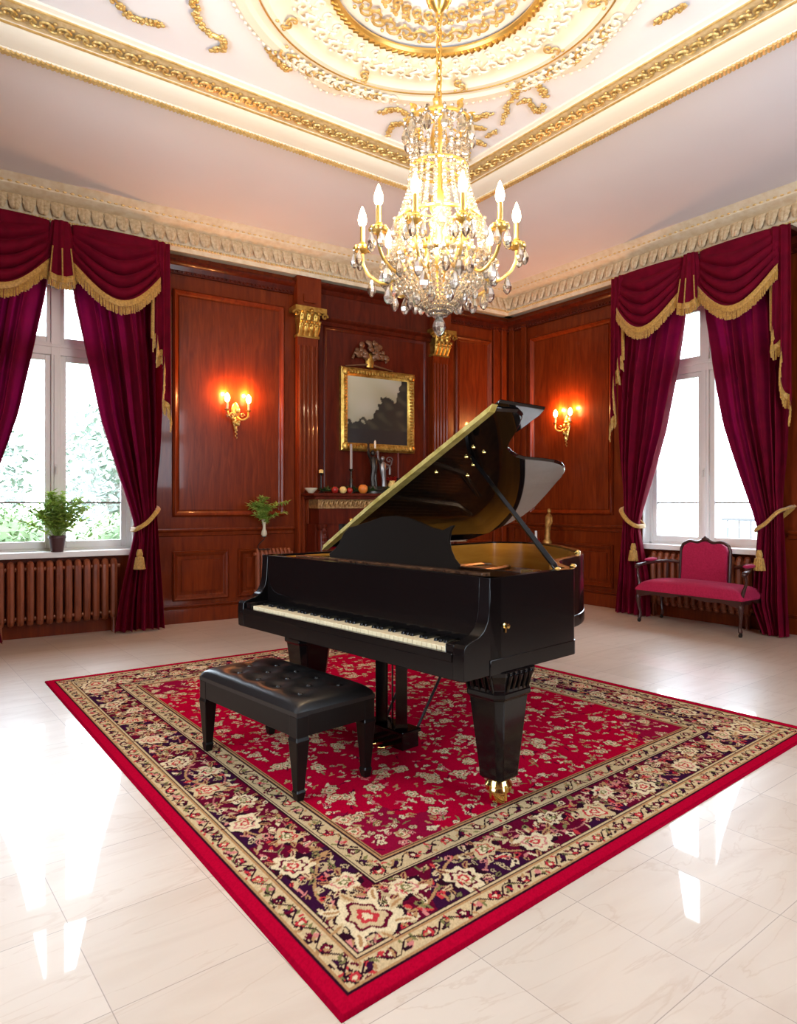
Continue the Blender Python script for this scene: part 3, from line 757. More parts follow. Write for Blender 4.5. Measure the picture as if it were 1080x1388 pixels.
# ------------------------------------------------------------------ wall sconces
def point(name,loc,parent,energy,color,rad=.02):
    l=bpy.data.lights.new(name,'POINT'); l.energy=energy; l.color=color; l.shadow_soft_size=rad
    o=bpy.data.objects.new(name,l); COL.objects.link(o); o.parent=parent; o.location=loc; return o
def sconce(M,x,z,label,skew):
    e=thing('wall_sconce',label,'sconce',M@T(x,-.012,z),'two light wall sconces')
    m=MB().lathe([(.0,-.20),(.012,-.19),(.03,-.12),(.045,-.05),(.05,.0),(.055,.06),(.04,.10),(.015,.13),(.0,.14)],14,(0,-.02,0),sy=.35)
    for k in range(9):
        a=-PI/2+k*.75; m.ball((.03*math.cos(a)*(1+.2*(k%2)),-.045,-.02+.09*math.sin(a)-.03*(k%3)),(.022,.018,.03),6,4)
    for k in range(5): m.ball((.008*(-1)**k,-.035,-.19-.022*k),(.014-.002*k,.012,.016),6,4)
    m.build('backplate',GOLD,e)
    for s in (-1,1):
        X=.128*s; Y=-.105
        a=MB().tube(spline([(0,-.03,-.03),(.05*s,-.10,-.075),(.11*s,-.13,-.04),(X,Y,.03)],7),[.011]*22,7)
        a.tube([(.06*s+.028*math.cos(t*.6)*s*(1-t/14),-.085,-.02+.028*math.sin(t*.6)*(1-t/14)) for t in range(12)],.007,6)
        a.lathe([(.008,.0),(.03,.012),(.034,.02),(.012,.022),(.012,.03)],12,(X,Y,.02)); a.build('arm',GOLD,e)
        c=MB().lathe([(.013,0),(.013,.075),(.010,.078)],12,(X,Y,.045)); c.build('candle_sleeve',IVORY,e)
        b=MB().lathe([(.010,.0),(.025,.020),(.032,.045),(.028,.075),(.013,.10),(.001,.112)],12,(X,Y,.12)); b.build('bulb',BULBS,e,label='lit bulb')
        d=MB().lathe([(.0,.0),(.004,-.005),(.012,-.03),(.006,-.045),(0,-.05)],6,(X,Y,.0)); d.build('crystal_drop',CRYS,e,smooth=False)
        point('sconce_light',(X,-.062,.235),e,SCONCE,(1,.40,.12))
    return e
sconce(ML,2.70,2.40,'gilt two light wall sconce on the panel left of the fireplace',0)
sconce(MR,-6.19,2.42,'gilt two light wall sconce on the panel beside the right window',0)

# ------------------------------------------------------------------ painting and its crest
e=thing('framed_painting','dark landscape painting in a wide gilt frame above the mantel','painting',ML@T(4.63,-.04,2.03))
W2,H2=.565,1.075
m=MB(); moulding(m,-W2,W2,0,H2,.115,.055,-.02); m.box(-W2,W2,-.02,0,0,H2)
for (x0,x1,z) in ((-W2,W2,.055),(-W2,W2,H2-.055)):
    for k in range(26): m.ball((x0+(k+.5)*(x1-x0)/26,-.068,z),(.018,.016,.03),6,4)
for x in (-W2+.055,W2-.055):
    for k in range(24): m.ball((x,-.068,.03+(k+.5)*(H2-.06)/24),(.03,.016,.018),6,4)
for x in (-W2+.06,W2-.06):
    for z in (.06,H2-.06): m.ball((x,-.07,z),(.055,.025,.055),8,6)
m.build('gilt_frame',OLDG,e,angle=40)
nu,nv=70,66; m=MB().grid(lambda u,v:(-W2+.10+u*(2*W2-.20),-.028,.10+v*(H2-.20)),nu,nv); cv=m.build('canvas',None,e)
def land(u,v):
    n=lambda a,b,s:math.sin(a*s+1.7*math.sin(b*s*.8))*.5+math.sin(b*s*1.3+a*s*.6)*.5
    sky=np.array((.44,.41,.29))*(.60+.55*v-.42*u)+np.array((.05,.05,.06))*n(u,v,9)
    tree=.30+.20*u+.32*sm(.35,.62,u)*(1-.25*sm(.6,.75,u))+.35*sm(.78,.95,u)+.05*n(u,v,31)+.03*n(v,u,57)
    c=np.array((.022,.020,.015))+np.array((.03,.026,.014))*max(0,n(u,v,23)) 
    if v>tree: c=sky
    if v<.22: c=np.array((.020,.017,.016))
    return tuple(np.clip(c,.004,1))+(1,)
at=cv.data.color_attributes.new('weave','FLOAT_COLOR','POINT')
at.data.foreach_set('color',np.array([land(i/nu,j/nv) for j in range(nv+1) for i in range(nu+1)],np.float32).ravel()); cv.data.materials.append(vcol_mat('oil_paint',.35))
e=thing('carved_crest','carved leafy crest on the wall above the gilt picture frame','carving',ML@T(4.50,-.04,3.12))
m=MB().lathe([(.0,0),(.05,.01),(.065,.08),(.055,.16),(.03,.20),(0,.21)],12,(0,-.03,.0),sy=.5)
m.build('cartouche',OLDG,e)
m=MB()
for s in (-1,1):
    m.tube(spline([(0,-.03,.08),(.10*s,-.04,.14),(.20*s,-.03,.20),(.26*s,-.03,.10)],6),[.018]*19,6)
    m.tube(spline([(0,-.03,.05),(.15*s,-.035,.03),(.36*s,-.03,-.0)],6),[.022-.0013*i for i in range(13)],6)
rr=random.Random(4)
for k in range(60):
    a=PI*rr.random(); q=.05+.17*rr.random(); m.ball((q*1.15*math.cos(a),-.04-.025*rr.random(),.20+.75*q*math.sin(a)-.06*abs(math.cos(a))),(rr.uniform(.025,.05),.022,rr.uniform(.02,.045)),7,5)
m.build('carved_leaves',mat('bronzed_wood',(.16,.07,.03),.35,.3),e)

# ------------------------------------------------------------------ fireplace
e=thing('fireplace','dark mahogany fireplace surround with a carved gilt frieze under the mantel','fireplace',ML@T(4.62,-.04,0))
HW=1.06
m=MB().box(-HW-.05,HW+.05,-.42,0,1.44,1.475).box(-HW-.02,HW+.02,-.39,0,1.40,1.44); m.build('mantel_shelf',WOODD,e,smooth=False,bevel=.008)
m=MB().box(-HW+.04,HW-.04,-.34,0,1.29,1.40); k=30
for i in range(k): 
    x=-HW+.08+(i+.5)*(2*HW-.16)/k; m.tube(spline([(x-.03,-.345,1.31),(x-.012,-.36,1.375),(x+.016,-.36,1.375),(x+.008,-.36,1.335)],4),.010,6); m.ball((x+.03,-.348,1.345),(.012,.016,.04),6,4)
m.build('carved_frieze',noise_color(mat('old_gilt',rough=.4,metal=.4),[(.3,(.20,.09,.03)),(.7,(.46,.26,.09))],(1,1,1),30,2),e,angle=50)
m=MB().box(-HW+.06,HW-.06,-.32,0,1.10,1.29); m.box(-HW+.02,-HW+.34,-.30,0,0,1.10); m.box(HW-.34,HW-.02,-.30,0,0,1.10)
for s in (-1,1):
    m.lathe([(.055,0),(.06,.05),(.045,.10),(.05,.55),(.06,1.0),(.045,1.03),(.065,1.06),(.07,1.10)],12,(s*(HW-.10),-.33,0))
    for k in range(4): m.ball((s*(HW-.10),-.385,1.02-.09*k),(.03,.02,.045),6,4)
m.build('surround',WOODD,e,angle=40)
m=MB().box(-HW+.34,HW-.34,-.02,0,0,1.10).box(-HW+.34,-HW+.40,-.28,0,0,1.10).box(HW-.40,HW-.34,-.28,0,0,1.10); m.build('firebox',mat('soot',(.012,.009,.008),.8),e,smooth=False)
MB().box(-HW+.0,HW-.0,-.62,0,0,.02).build('hearth_slab',mat('hearth_stone',(.10,.05,.04),.3),e,smooth=False,bevel=.005)
ZM=1.475
def onmantel(px,o=.25): return px,-o
# things along the mantel shelf (x along the wall)
def mtl(name,label,cat,x,y=-.25,group=None): return thing(name,label,cat,ML@T(x,y,ZM),group)
RED_=mat('red_fruit',(.30,.010,.006),.35); ORG=mat('orange_fruit',(.60,.17,.02),.5); YEL=mat('yellow_wax',(.75,.50,.16),.5); CERA=mat('pale_ceramic',(.55,.48,.34),.35); BRZ=mat('dark_bronze',(.035,.028,.022),.3,.7)
GRN=noise_color(mat('wreath_green',rough=.5),[(.3,(.008,.02,.004)),(.7,(.05,.09,.02))],(1,1,1),30,2)
e=mtl('bowl','small pale bowl at the left end of the mantel','bowl',3.57,-.25)
MB().lathe([(.0,0),(.03,.0),(.035,.01),(.075,.05),(.08,.065),(.074,.062),(.03,.018),(0,.015)],16).build('bowl_body',CERA,e)
e=mtl('candle_holder','slender dark candle holder with a yellow candle at the left of the mantel','candle holder',3.72,-.22)
MB().lathe([(.0,0),(.045,.0),(.04,.012),(.010,.03),(.008,.22),(.022,.235),(.03,.25),(0,.25)],12).build('stand',IRON,e)
MB().lathe([(.0,.25),(.028,.25),(.030,.285),(.008,.295),(0,.295)],12).build('candle',YEL,e)
e=mtl(group='mantel candlesticks',name='candlestick',label='tall dark candlestick with a pale taper candle left of the mantel figures',cat='candlestick',x=4.14,y=-.22)
MB().lathe([(.0,0),(.055,.0),(.05,.02),(.02,.04),(.03,.09),(.016,.13),(.024,.17),(.012,.20),(.012,.28),(.03,.30),(.034,.31),(0,.31)],14).build('stem',BRZ,e)
MB().lathe([(.0,.31),(.017,.31),(.016,.62),(.004,.63),(0,.63)],10).build('candle',mat('pale_wax',(.30,.26,.24),.45),e)
e=mtl(group='mantel candlesticks',name='candlestick',label='thin dark candlestick with a dark taper right of the mantel figures',cat='candlestick',x=4.86,y=-.2)
MB().lathe([(.0,0),(.05,.0),(.045,.015),(.012,.03),(.022,.09),(.010,.14),(.026,.20),(.03,.21),(0,.21)],14).build('stem',BRZ,e)
MB().lathe([(.0,.21),(.012,.21),(.011,.54),(.003,.55),(0,.55)],10).build('candle',mat('dark_wax',(.10,.02,.02),.5),e)
# the figure group in the middle of the shelf
e=mtl('figurine','dark bronze figure group with raised arms at the middle of the mantel','figurine',4.53,-.22); e.scale=(1.25,1.0,1.05)
MB().lathe([(.0,0),(.13,.0),(.13,.03),(.10,.045),(.09,.09),(0,.09)],16,sx=1.3,sy=.8).build('base',BRZ,e)
m=MB(); m.tube([(-.05,0,.08),(-.06,0,.20),(-.045,-.01,.32),(-.05,0,.42),(-.055,0,.46)],[.03,.026,.036,.045,.02],10); m.tube([(-.02,0,.08),(-.03,0,.20),(-.04,0,.32)],[.02,.024,.032],8); m.ball((-.058,-.005,.50),(.028,.03,.035),10,7)
m.tube(spline([(-.085,0,.43),(-.12,-.02,.50),(-.11,0,.60)],5),[.016]*9+[.013]*2,7); m.tube(spline([(-.02,0,.43),(.02,-.02,.40),(.05,0,.36)],5),.014,7); m.ball((-.11,0,.615),.018,7,5)
m.build('bronze_figure',BRZ,e)
m=MB(); m.tube([(.08,0,.08),(.075,0,.18),(.065,0,.28),(.06,0,.37),(.06,0,.40)],[.028,.024,.034,.04,.018],10); m.ball((.058,-.005,.435),(.026,.028,.032),10,7); m.tube(spline([(.09,0,.37),(.14,-.01,.34),(.15,0,.24)],5),.013,7); m.tube(spline([(.03,0,.37),(.0,-.02,.44),(.0,0,.53)],5),.013,7)
m.tube([(.13+.045*math.cos(t*.55)*(1-t/16),-.02,.42+.045*math.sin(t*.55)*(1-t/16)) for t in range(15)],.007,6); m.tube(spline([(.10,0,.30),(.16,0,.36),(.17,-.01,.42)],5),.008,6)
m.build('silvered_figure',mat('tarnished_silver',(.25,.23,.22),.3,.8),e)
for k,(dx,h) in enumerate(((-.03,.66),)):
    MB().lathe([(.0,h-.10),(.01,h-.10),(.012,h-.02),(.004,h),(0,h)],8,(dx,0,0)).build('taper',mat('cream_wax',(.7,.6,.45),.4),e)
# greenery lying on the shelf
def leafblade(mb,p,d,L_,W_,up):
    d=Vector(d).normalized(); sd=d.cross(Vector(up)); sd=sd.normalized() if sd.length>1e-4 else d.orthogonal().normalized(); n=sd.cross(d); p=Vector(p)
    mb.add([p,p+d*L_*.35+sd*W_*.5-n*W_*.12,p+d*L_*.45+n*W_*.12,p+d*L_*.35-sd*W_*.5-n*W_*.12,p+d*L_-n*W_*.25],[(0,1,2),(0,2,3),(1,4,2),(3,2,4)])
m=MB(); rr=random.Random(2); pts=spline([(-.80,-.05,.03),(-.45,-.02,.035),(-.2,-.06,.03),(.1,-.03,.04),(.4,-.06,.04),(.75,-.03,.03)],10)
m.tube(pts,.008,6)
for p in pts:
    for k in range(16):
        a=rr.uniform(0,2*PI); leafblade(m,p,(math.cos(a),math.sin(a)*.5,rr.uniform(-.0,1.1)),rr.uniform(.05,.09),rr.uniform(.02,.035),(0,0,1))
o=m.build('garland',GRN,M=ML@T(4.52,-.22,ZM),smooth=False); tag(o,'dark green leaf garland lying along the mantel shelf','garland')
def fruit(name,label,x,r,mt,y=-.33,dz=0):
    e=mtl(name,label,name,x,y,'fruit on the mantel'); m=MB().lathe([(.0,.02*r),(.4*r,0),(.8*r,.3*r),(r,.9*r),(.9*r,1.4*r),(.5*r,1.8*r),(.12*r,1.75*r),(0,1.68*r)],16); m.build('flesh',mt,e)
    MB().tube([(0,0,1.7*r),(.1*r,0,2.1*r)],.05*r+.002,6).build('stalk',IRON,e); return e
fruit('orange','large orange fruit beside the tall candlestick on the mantel',4.245,.062,ORG,-.34)
fruit('apple','red apple nearest the left end of the mantel garland',3.86,.045,RED_,-.32)
fruit('apple','pale yellow apple between the red apple and the candlestick on the mantel',3.96,.046,YEL,-.34)
fruit('apple','small dark red apple just left of the tall candlestick on the mantel',4.05,.038,RED_,-.35)
e=mtl('red_flower','red flower standing at the right of the mantel beside the thin candlestick','flower',4.765,-.2)
MB().lathe([(.0,0),(.045,.0),(.065,.07),(.055,.13),(.035,.16),(.04,.175),(0,.172)],14).build('vase',YEL,e)
m=MB()
for k in range(14):
    a=k*2.4; leafblade(m,(0,0,.165),(math.cos(a),math.sin(a),.5+.5*(k%3)),.10,.06,(0,0,1))
m.build('petals',RED_,e,smooth=False)
e=thing('fire_tool_stand','pale rod with a rounded knob standing in front of the fireplace','fire tool',ML@T(3.96,-.55,.02))
m=MB().lathe([(.0,0),(.07,.0),(.07,.012),(.02,.03),(.012,.06),(.012,1.08),(.02,1.09),(.012,1.10)],12); m.build('rod',mat('pale_metal',(.55,.40,.28),.3,.7),e)
MB().ball((0,0,1.125),.032,12,8).build('knob',BRASS,e)

# ------------------------------------------------------------------ vase of greenery on the small radiator, potted plant on the sill
e=thing('flower_vase','glass vase of green foliage on a curled wire stand above the small radiator','vase',ML@T(3.02,-.12,.80))
m=MB().tube(spline([(-.07,0,.004),(-.075,0,.05),(-.03,0,.10),(.0,0,.125),(.0,0,.155)],6),.006,6)
m.tube([(.07*math.cos(2*PI*k/16),.035*math.sin(2*PI*k/16),.006) for k in range(16)],.006,6,closed=True); m.lathe([(0,.15),(.035,.15),(.035,.158),(0,.158)],12); m.build('wire_stand',IRON,e)
MB().lathe([(.0,.158),(.02,.158),(.036,.185),(.03,.22),(.02,.24),(.016,.27),(.022,.32),(.03,.36),(.026,.36),(.018,.31),(.012,.27),(0,.26)],14).build('vase_body',CERA,e)
m=MB(); rr=random.Random(5)
for k in range(16):
    a=rr.uniform(0,2*PI); q=rr.uniform(.06,.30); h=rr.uniform(.46,.72)-q*.45; P=spline([(0,0,.34),(q*.4*math.cos(a),q*.12*math.sin(a)-.03,h*.9),(q*1.1*math.cos(a),q*.16*math.sin(a)-.13,h)],6); m.tube(P,.003,4)
    for p in P[4:]:
        for j in range(5): b=rr.uniform(0,2*PI); leafblade(m,p,(math.cos(b),.5*math.sin(b)-.2,rr.uniform(-.4,.6)),rr.uniform(.04,.07),.024,(0,0,1))
m.build('foliage',LEAF,e,smooth=False)
e=thing('potted_plant','bushy green plant in a dark pot on the left window sill','plant',ML@T(.81,-.10,.86))
MB().lathe([(.0,0),(.058,0),(.078,.135),(.086,.138),(.086,.165),(.076,.165),(.07,.13),(0,.13)],20).build('pot',POT,e)
MB().lathe([(0,.14),(.072,.14),(0,.141)],14).build('soil',mat('soil',(.03,.018,.01),.9),e)
m=MB(); m2=MB(); rr=random.Random(9)
for k in range(30):
    a=rr.uniform(0,2*PI); q=rr.uniform(.03,.40); h=.16+rr.uniform(.22,.50)*(1-.35*(q/.4)); P=spline([(0,0,.13),(q*.45*math.cos(a),q*.35*math.sin(a),h*.7),(q*math.cos(a),q*.42*math.sin(a),h)],7); m2.tube(P,.004,5)
    for p in P[5:]:
        for j in range(4): b=rr.uniform(0,2*PI); leafblade(m,p,(math.cos(b),math.sin(b),rr.uniform(-.3,.8)),rr.uniform(.05,.10),rr.uniform(.026,.045),(0,0,1))
m.build('foliage',LEAF,e,smooth=False); m2.build('stems',LEAF,e)
# side table with ornaments, half hidden behind the piano's tail
e=thing('side_table','small dark side table behind the piano tail holding the gilt figure','table',MR@T(-6.26,-.42,0))
MB().lathe([(0,.79),(.28,.79),(.29,.80),(.28,.815),(0,.815)],24).build('table_top',WOODD,e)
MB().lathe([(0,0),(.05,0),(.03,.3),(.04,.6),(.03,.79),(0,.79)],12).build('pedestal',WOODD,e)
for k in range(3):
    a=k*2.094+.5; MB().tube(spline([(.03*math.cos(a),.03*math.sin(a),.25),(.15*math.cos(a),.15*math.sin(a),.16),(.25*math.cos(a),.25*math.sin(a),.015)],5),.018,7).build('leg',WOODD,e)
e=thing('gilt_figure','tall gilt figure on the side table behind the piano tail','figurine',MR@T(-6.20,-.42,.815))
m=MB().lathe([(0,0),(.06,0),(.06,.03),(.045,.05),(0,.05)],12); m.tube([(0,0,.05),(.005,0,.15),(.02,0,.28),(.03,0,.36),(.03,0,.40)],[.04,.035,.045,.05,.018],10); m.ball((.032,0,.435),(.028,.028,.034),8,6); m.tube(spline([(.07,0,.36),(.09,-.02,.28),(.05,-.04,.22)],4),.013,6); m.build('figure',noise_color(mat('worn_gilt',rough=.4,metal=.5),[(.3,(.25,.10,.02)),(.7,(.55,.30,.08))],(1,1,1),20,2),e)
e=thing('candle_stub','short white candle in a red holder beside the gilt figure','candle',MR@T(-6.40,-.42,.815))
MB().lathe([(0,0),(.06,0),(.065,.05),(0,.05)],12).build('holder',RED_,e); MB().lathe([(0,.05),(.018,.05),(.016,.16),(0,.165)],10).build('candle',mat('white_wax',(.7,.65,.6),.4),e)
# ------------------------------------------------------------------ settee
e=thing('settee','small carved settee in rose fabric with open arms under the right window','settee',Matrix.Translation((7.035,4.06,0))@RZ(R(-90)))
# local: x runs along the seat (towards -Y in the room), y towards the wall, front at y=-.24
SW=.60
def cab(mb,x,y,s,zt,d=1):
    mb.tube(spline([(x,y,zt),(x+.012*s,y-.012*d,zt-.06),(x+.006*s,y-.004*d,zt-.16),(x-.006*s,y+.006*d,.10),(x+.004*s,y-.006*d,.045)],5),[.026]*4+[.03,.028,.025,.022,.02,.018,.017,.016,.016,.015,.016,.017,.018,.02,.022,.022,.02],8)
for sx in (-1,1):
    for y in (-.22,.22):
        m=MB(); cab(m,sx*SW*.96,y,sx,.34,1 if y<0 else -1); o=m.build('leg',DKWOOD,e)
        c=MB(); 
        V=MB().lathe([(0,-.010),(.022,-.010),(.024,-.006),(.024,.006),(.022,.010),(0,.010)],12); c.inst(V,T(sx*SW*.965,y-.006,.025)@Matrix.Rotation(R(90),4,'Y')); c.box(sx*SW*.965-.006,sx*SW*.965+.006,y-.016,y+.004,.02,.05)
        c.build('castor',IRON,o)
m=MB(); n=28
def rail(x0,y0,x1,y1,th):
    # seat rail with a shaped lower edge
    top=[];bot=[]
    for i in range(n+1):
        t=i/n; x=x0+(x1-x0)*t; y=y0+(y1-y0)*t; top.append((x,y,.385)); bot.append((x,y,.325-.018*math.cos(2*PI*t)-.012*math.cos(6*PI*t)))
    dx,dy=(y1-y0),-(x1-x0); l=math.hypot(dx,dy); dx,dy=dx/l*th,dy/l*th
    V=top+bot+[(p[0]+dx,p[1]+dy,p[2]) for p in top]+[(p[0]+dx,p[1]+dy,p[2]) for p in bot]; k=n+1; F=[]
    for i in range(n): F+=[(i,i+1,k+i+1,k+i),(2*k+i+1,2*k+i,3*k+i,3*k+i+1),(i+1,i,2*k+i,2*k+i+1),(k+i,k+i+1,3*k+i+1,3*k+i)]
    m.add(V,F)
rail(-SW,-.25,SW,-.25,-.03); rail(-SW,.22,SW,.22,.03); rail(-SW,-.24,-SW,.24,.03); rail(SW,-.24,SW,.24,-.03)
m.build('seat_frame',DKWOOD,e,angle=40)
def cush(u,v):
    x=(u-.5)*2; y=(v-.5)*2
    b=(1-abs(x)**8)*(1-abs(y)**5)
    return (x*(SW+.015),y*.255,.372+.012+.105*max(0,b)**.45+.02*(1-x*x)*(1-y*y))
m=MB().grid(cush,36,18); m.box(-SW-.012,SW+.012,-.255,.255,.368,.386); m.build('seat_cushion',ROSE,e,angle=80)
# back: shield with a serpentine crest, only in the middle of the seat
BW=.29
def outline(w,z0,z1,k=0):
    P=[(-w,z0),(w,z0)]
    for i in range(25):
        t=1-2*i/24; P.append((t*w*(1.0 if abs(t)<.99 else .99),z1+.055*(math.cos(t*PI*.5)**.6 if abs(t)<1 else 0)+.012*math.cos(t*PI*3)-(.03 if abs(t)>.97 else 0)))
    return P
tilt=lambda a,b,h:(a-.045,.185+.08*(b-.40)+h,b-.065)
m=MB().prism(outline(BW-.025,.46,.925),-.035,.03,tilt); m.build('backrest',ROSE,e,angle=40,bevel=.012)
m=MB(); P=outline(BW,.44,.94); m.tube([tilt(a,b,0) for a,b in P[1:]+[P[0]]],.018,8)
m.ball(tilt(0,1.015,-.01),(.05,.02,.022),10,6); m.ball(tilt(0,1.03,-.012),(.02,.018,.022),8,6)
for s in (-1,1): m.tube([tilt(s*BW*.97,.45,0),tilt(s*BW*.97,.34,0)],.018,8)
m.build('back_frame',DKWOOD,e)
for s in (-1,1):
    m=MB()
    m.tube(spline([(s*BW,.235,.66),(s*(BW+.14),.20,.685),(s*(SW-.05),.02,.675),(s*(SW+.005),-.12,.655),(s*(SW+.015),-.21,.64),(s*(SW+.01),-.245,.625)],6),[.018]*20+[.02,.022,.024,.026,.028,.028,.026,.024,.02,.018,.016],8)
    m.tube(spline([(s*(SW+.01),-.20,.64),(s*(SW+.02),-.19,.55),(s*SW*.985,-.20,.44),(s*SW*.97,-.215,.36)],6),[.016]*10+[.02]*9,8)
    m.build('arm',DKWOOD,e)
    MB().ball((s*(SW-.035),-.02,.705),(.034,.12,.022),14,8).build('arm_pad',ROSE,e)
    m=MB()
    m.tube(spline([(s*(SW-.10),.215,.66),(s*(SW-.09),.215,.5),(s*(SW-.08),.215,.38)],5),.013,8); m.build('back_post',DKWOOD,e)

# ------------------------------------------------------------------ piano bench
PA=R(6.5)
e=thing('piano_bench','black tufted leather piano bench standing on the red rug','bench',Matrix.Translation((1.600,3.19,RUGZ))@RZ(R(7)))
BX,BY=.228,.455
def seat(u,v):
    x=(u-.5)*2; y=(v-.5)*2
    b=max(0,(1-abs(x)**6)*(1-abs(y)**9)); z=.405+.055*b**.4
    # button tufting: dimples with pleats between neighbouring buttons
    dd=0
    for i in range(3):
        for j in range(4):
            bx=(i-1)*.50; by=(j-1.5)*.40+(.10 if i%2 else -.10)
            q=((x-bx)/.30)**2+((y-by)/.17)**2; dd+=math.exp(-q*1.9)
    z-=.020*min(1.25,dd)*b
    return (x*BX*1.02,y*BY*1.01,z)
m=MB().grid(seat,48,80); m.box(-BX*1.015,BX*1.015,-BY*1.005,BY*1.005,.385,.407); m.build('seat_cushion',LEATHER,e,angle=80)
for i in range(3):
    for j in range(4):
        bx=(i-1)*.50; by=(j-1.5)*.40+(.10 if i%2 else -.10); p=seat(bx/2+.5,by/2+.5); MB().ball((p[0],p[1],p[2]+.002),(.013,.013,.007),10,6).build('button',LEATHER,e)
m=MB().box(-BX,BX,-BY,-BY+.025,.29,.39).box(-BX,BX,BY-.025,BY,.29,.39).box(-BX,-BX+.025,-BY,BY,.29,.39).box(BX-.025,BX,-BY,BY,.29,.39).box(-BX+.01,BX-.01,-BY+.01,BY-.01,.37,.388); m.build('apron',SATIN,e,smooth=False,bevel=.004)
for sx in (-1,1):
    for sy in (-1,1):
        m=MB(); cx,cy=sx*(BX-.03),sy*(BY-.03)
        V=[];F=[]
        for (z,h,o) in ((.385,.032,0),(.29,.032,0),(.275,.036,0),(.26,.034,0),(.05,.020,.0),(.04,.024,0),(.0,.017,0)):
            V+=[(cx+a*h,cy+b_*h,z) for a,b_ in ((-1,-1),(1,-1),(1,1),(-1,1))]
        for i in range(6):
            for k in range(4): F.append((i*4+k,i*4+(k+1)%4,(i+1)*4+(k+1)%4,(i+1)*4+k))
        F+=[(3,2,1,0),(24,25,26,27)]; m.add(V,F); m.build('leg',SATIN,e,smooth=False,bevel=.004)

# ------------------------------------------------------------------ grand piano
e=PN=thing('grand_piano','black grand piano with raised lid standing on the red rug','piano',Matrix.Translation((1.84,2.06,RUGZ))@RZ(PA))
PW=1.80; ZB=.615; ZR=1.025
ctl=[(.775,0),(.80,.004),(.835,.03),(.90,.115),(1.02,.235),(1.18,.33),(1.36,.385),(1.54,.435),(1.72,.525),(1.90,.655),(2.08,.82),(2.26,1.03),(2.42,1.26),(2.50,1.48),(2.47,1.63),(2.34,1.79),(2.15,1.80)]
curve=[(p.x,p.y) for p in spline([(a,b,0) for a,b in ctl],6)]
outer=[(.165,0),(.5,0)]+curve+[(1.6,1.80),(1.0,1.80),(.5,1.80),(.165,1.80)]
def inset(P,d):
    n=len(P); out=[]
    for i in range(n):
        a=Vector(P[i-1]); b=Vector(P[i]); c=Vector(P[(i+1)%n]); t1=(b-a).normalized(); t2=(c-b).normalized(); n1=Vector((-t1.y,t1.x)); n2=Vector((-t2.y,t2.x)); k=(n1+n2); k=k/max(.35,k.length_squared)*2
        out.append((b.x+k.x*d,b.y+k.y*d))
    return out
inner=inset(outer,.045); inner2=inset(outer,.052)
m=MB().ring(outer,inner,ZB,ZR); m.build('rim',LACQ,e,angle=35,bevel=.005)
ob=[p for p in inset(outer,-.004)]
MB().ring(ob,inset(outer,.01),ZB-.003,ZB+.065).build('rim_moulding',LACQ,e,angle=35,bevel=.003)
MB().ring(inner,inner2,.78,ZR-.012).build('inner_rim',AMBER,e,angle=35)
MB().prism(inner,.66,.68).build('bottom_board',SATIN,e,smooth=False)
MB().prism(inset(outer,.05),.785,.80).build('soundboard',AMBER,e,smooth=False)
# cast plate with struts, strings above it
GPL=noise_color(mat('shaded_gilt_plate',rough=.3,metal=.85),[(.3,(.10,.045,.012)),(.7,(.17,.085,.025))],(1,1,1),20,2)  # gilt colour darkened for felt and string shadow, dimming the lid's reflection
m=MB().prism([p for p in inset(outer,.09)],.805,.820)
for v0,v1 in ((.16,.95),(.62,1.25),(1.05,1.5),(1.45,1.68)):
    m.tube([(.62,v0,.86),(1.0+.8*v1*.7,(v0+v1)/2,.865),(min(2.2,1.0+.85*v1),v1,.84)],.022,6)
m.box(.60,.70,.06,1.78,.90,.945); m.build('cast_plate',GPL,e,angle=40)
m=MB()
for i in range(60):
    t=i/59; v=.12+1.58*t; uu=.95+1.35*t**.8; uu=min(uu,2.2); m.tube([(.66,v,.95),(uu,min(1.70,v+.12*(t)),.85)],.0016,3)
m.build('strings',BRASS,e)
m=MB()
for i in range(44):
    v=.14+1.56*i/43
    for q in (0,.03): m.lathe([(.004,0),(.005,.035),(0,.036)],5,(.60+q,v,.945))
m.build('tuning_pins',mat('steel',(.6,.6,.6),.25,1),e)
m=MB()
for i in range(48): v=.12+1.6*i/47; m.box(.74,.80,v-.012,v+.012,.955,.985)
m.build('dampers',SATIN,e,smooth=False)
# key bed, cheeks, keyslip
m=MB().box(.0,.62,.01,PW-.01,ZB-.003,.69); m.build('key_bed',LACQ,e,smooth=False,bevel=.004)
MB().box(-.004,.022,.065,PW-.065,.685,.722).build('key_slip',LACQ,e,smooth=False,bevel=.004)
cheek=[(0,ZB),(-.004,.70),(0,.748),(.012,.762),(.045,.772),(.09,.784),(.125,.808),(.148,.845),(.158,.89),(.165,ZR),(.24,ZR),(.24,ZB)]
for v0,v1 in ((0,.062),(PW-.062,PW)):
    MB().prism(cheek,v0,v1,lambda a,b,h:(a,h,b)).build('cheek',LACQ,e,angle=28,bevel=.003)
for v0,v1 in ((.064,.118),(PW-.118,PW-.064)): MB().box(.012,.16,v0,v1,.69,.756).build('key_block',LACQ,e,smooth=False,bevel=.006)
K0,K1=.122,PW-.122; kp=(K1-K0)/52
kb=MB().box(.028,.175,-kp*.475,kp*.475,.70,.738)
for i in range(52):
    m=MB().inst(kb,T(0,K0+kp*(i+.5),0)); m.build('white_key',IVORY,e,smooth=False,bevel=.0025)
BK=mat('ebony_key',(.006,.006,.006),.25)
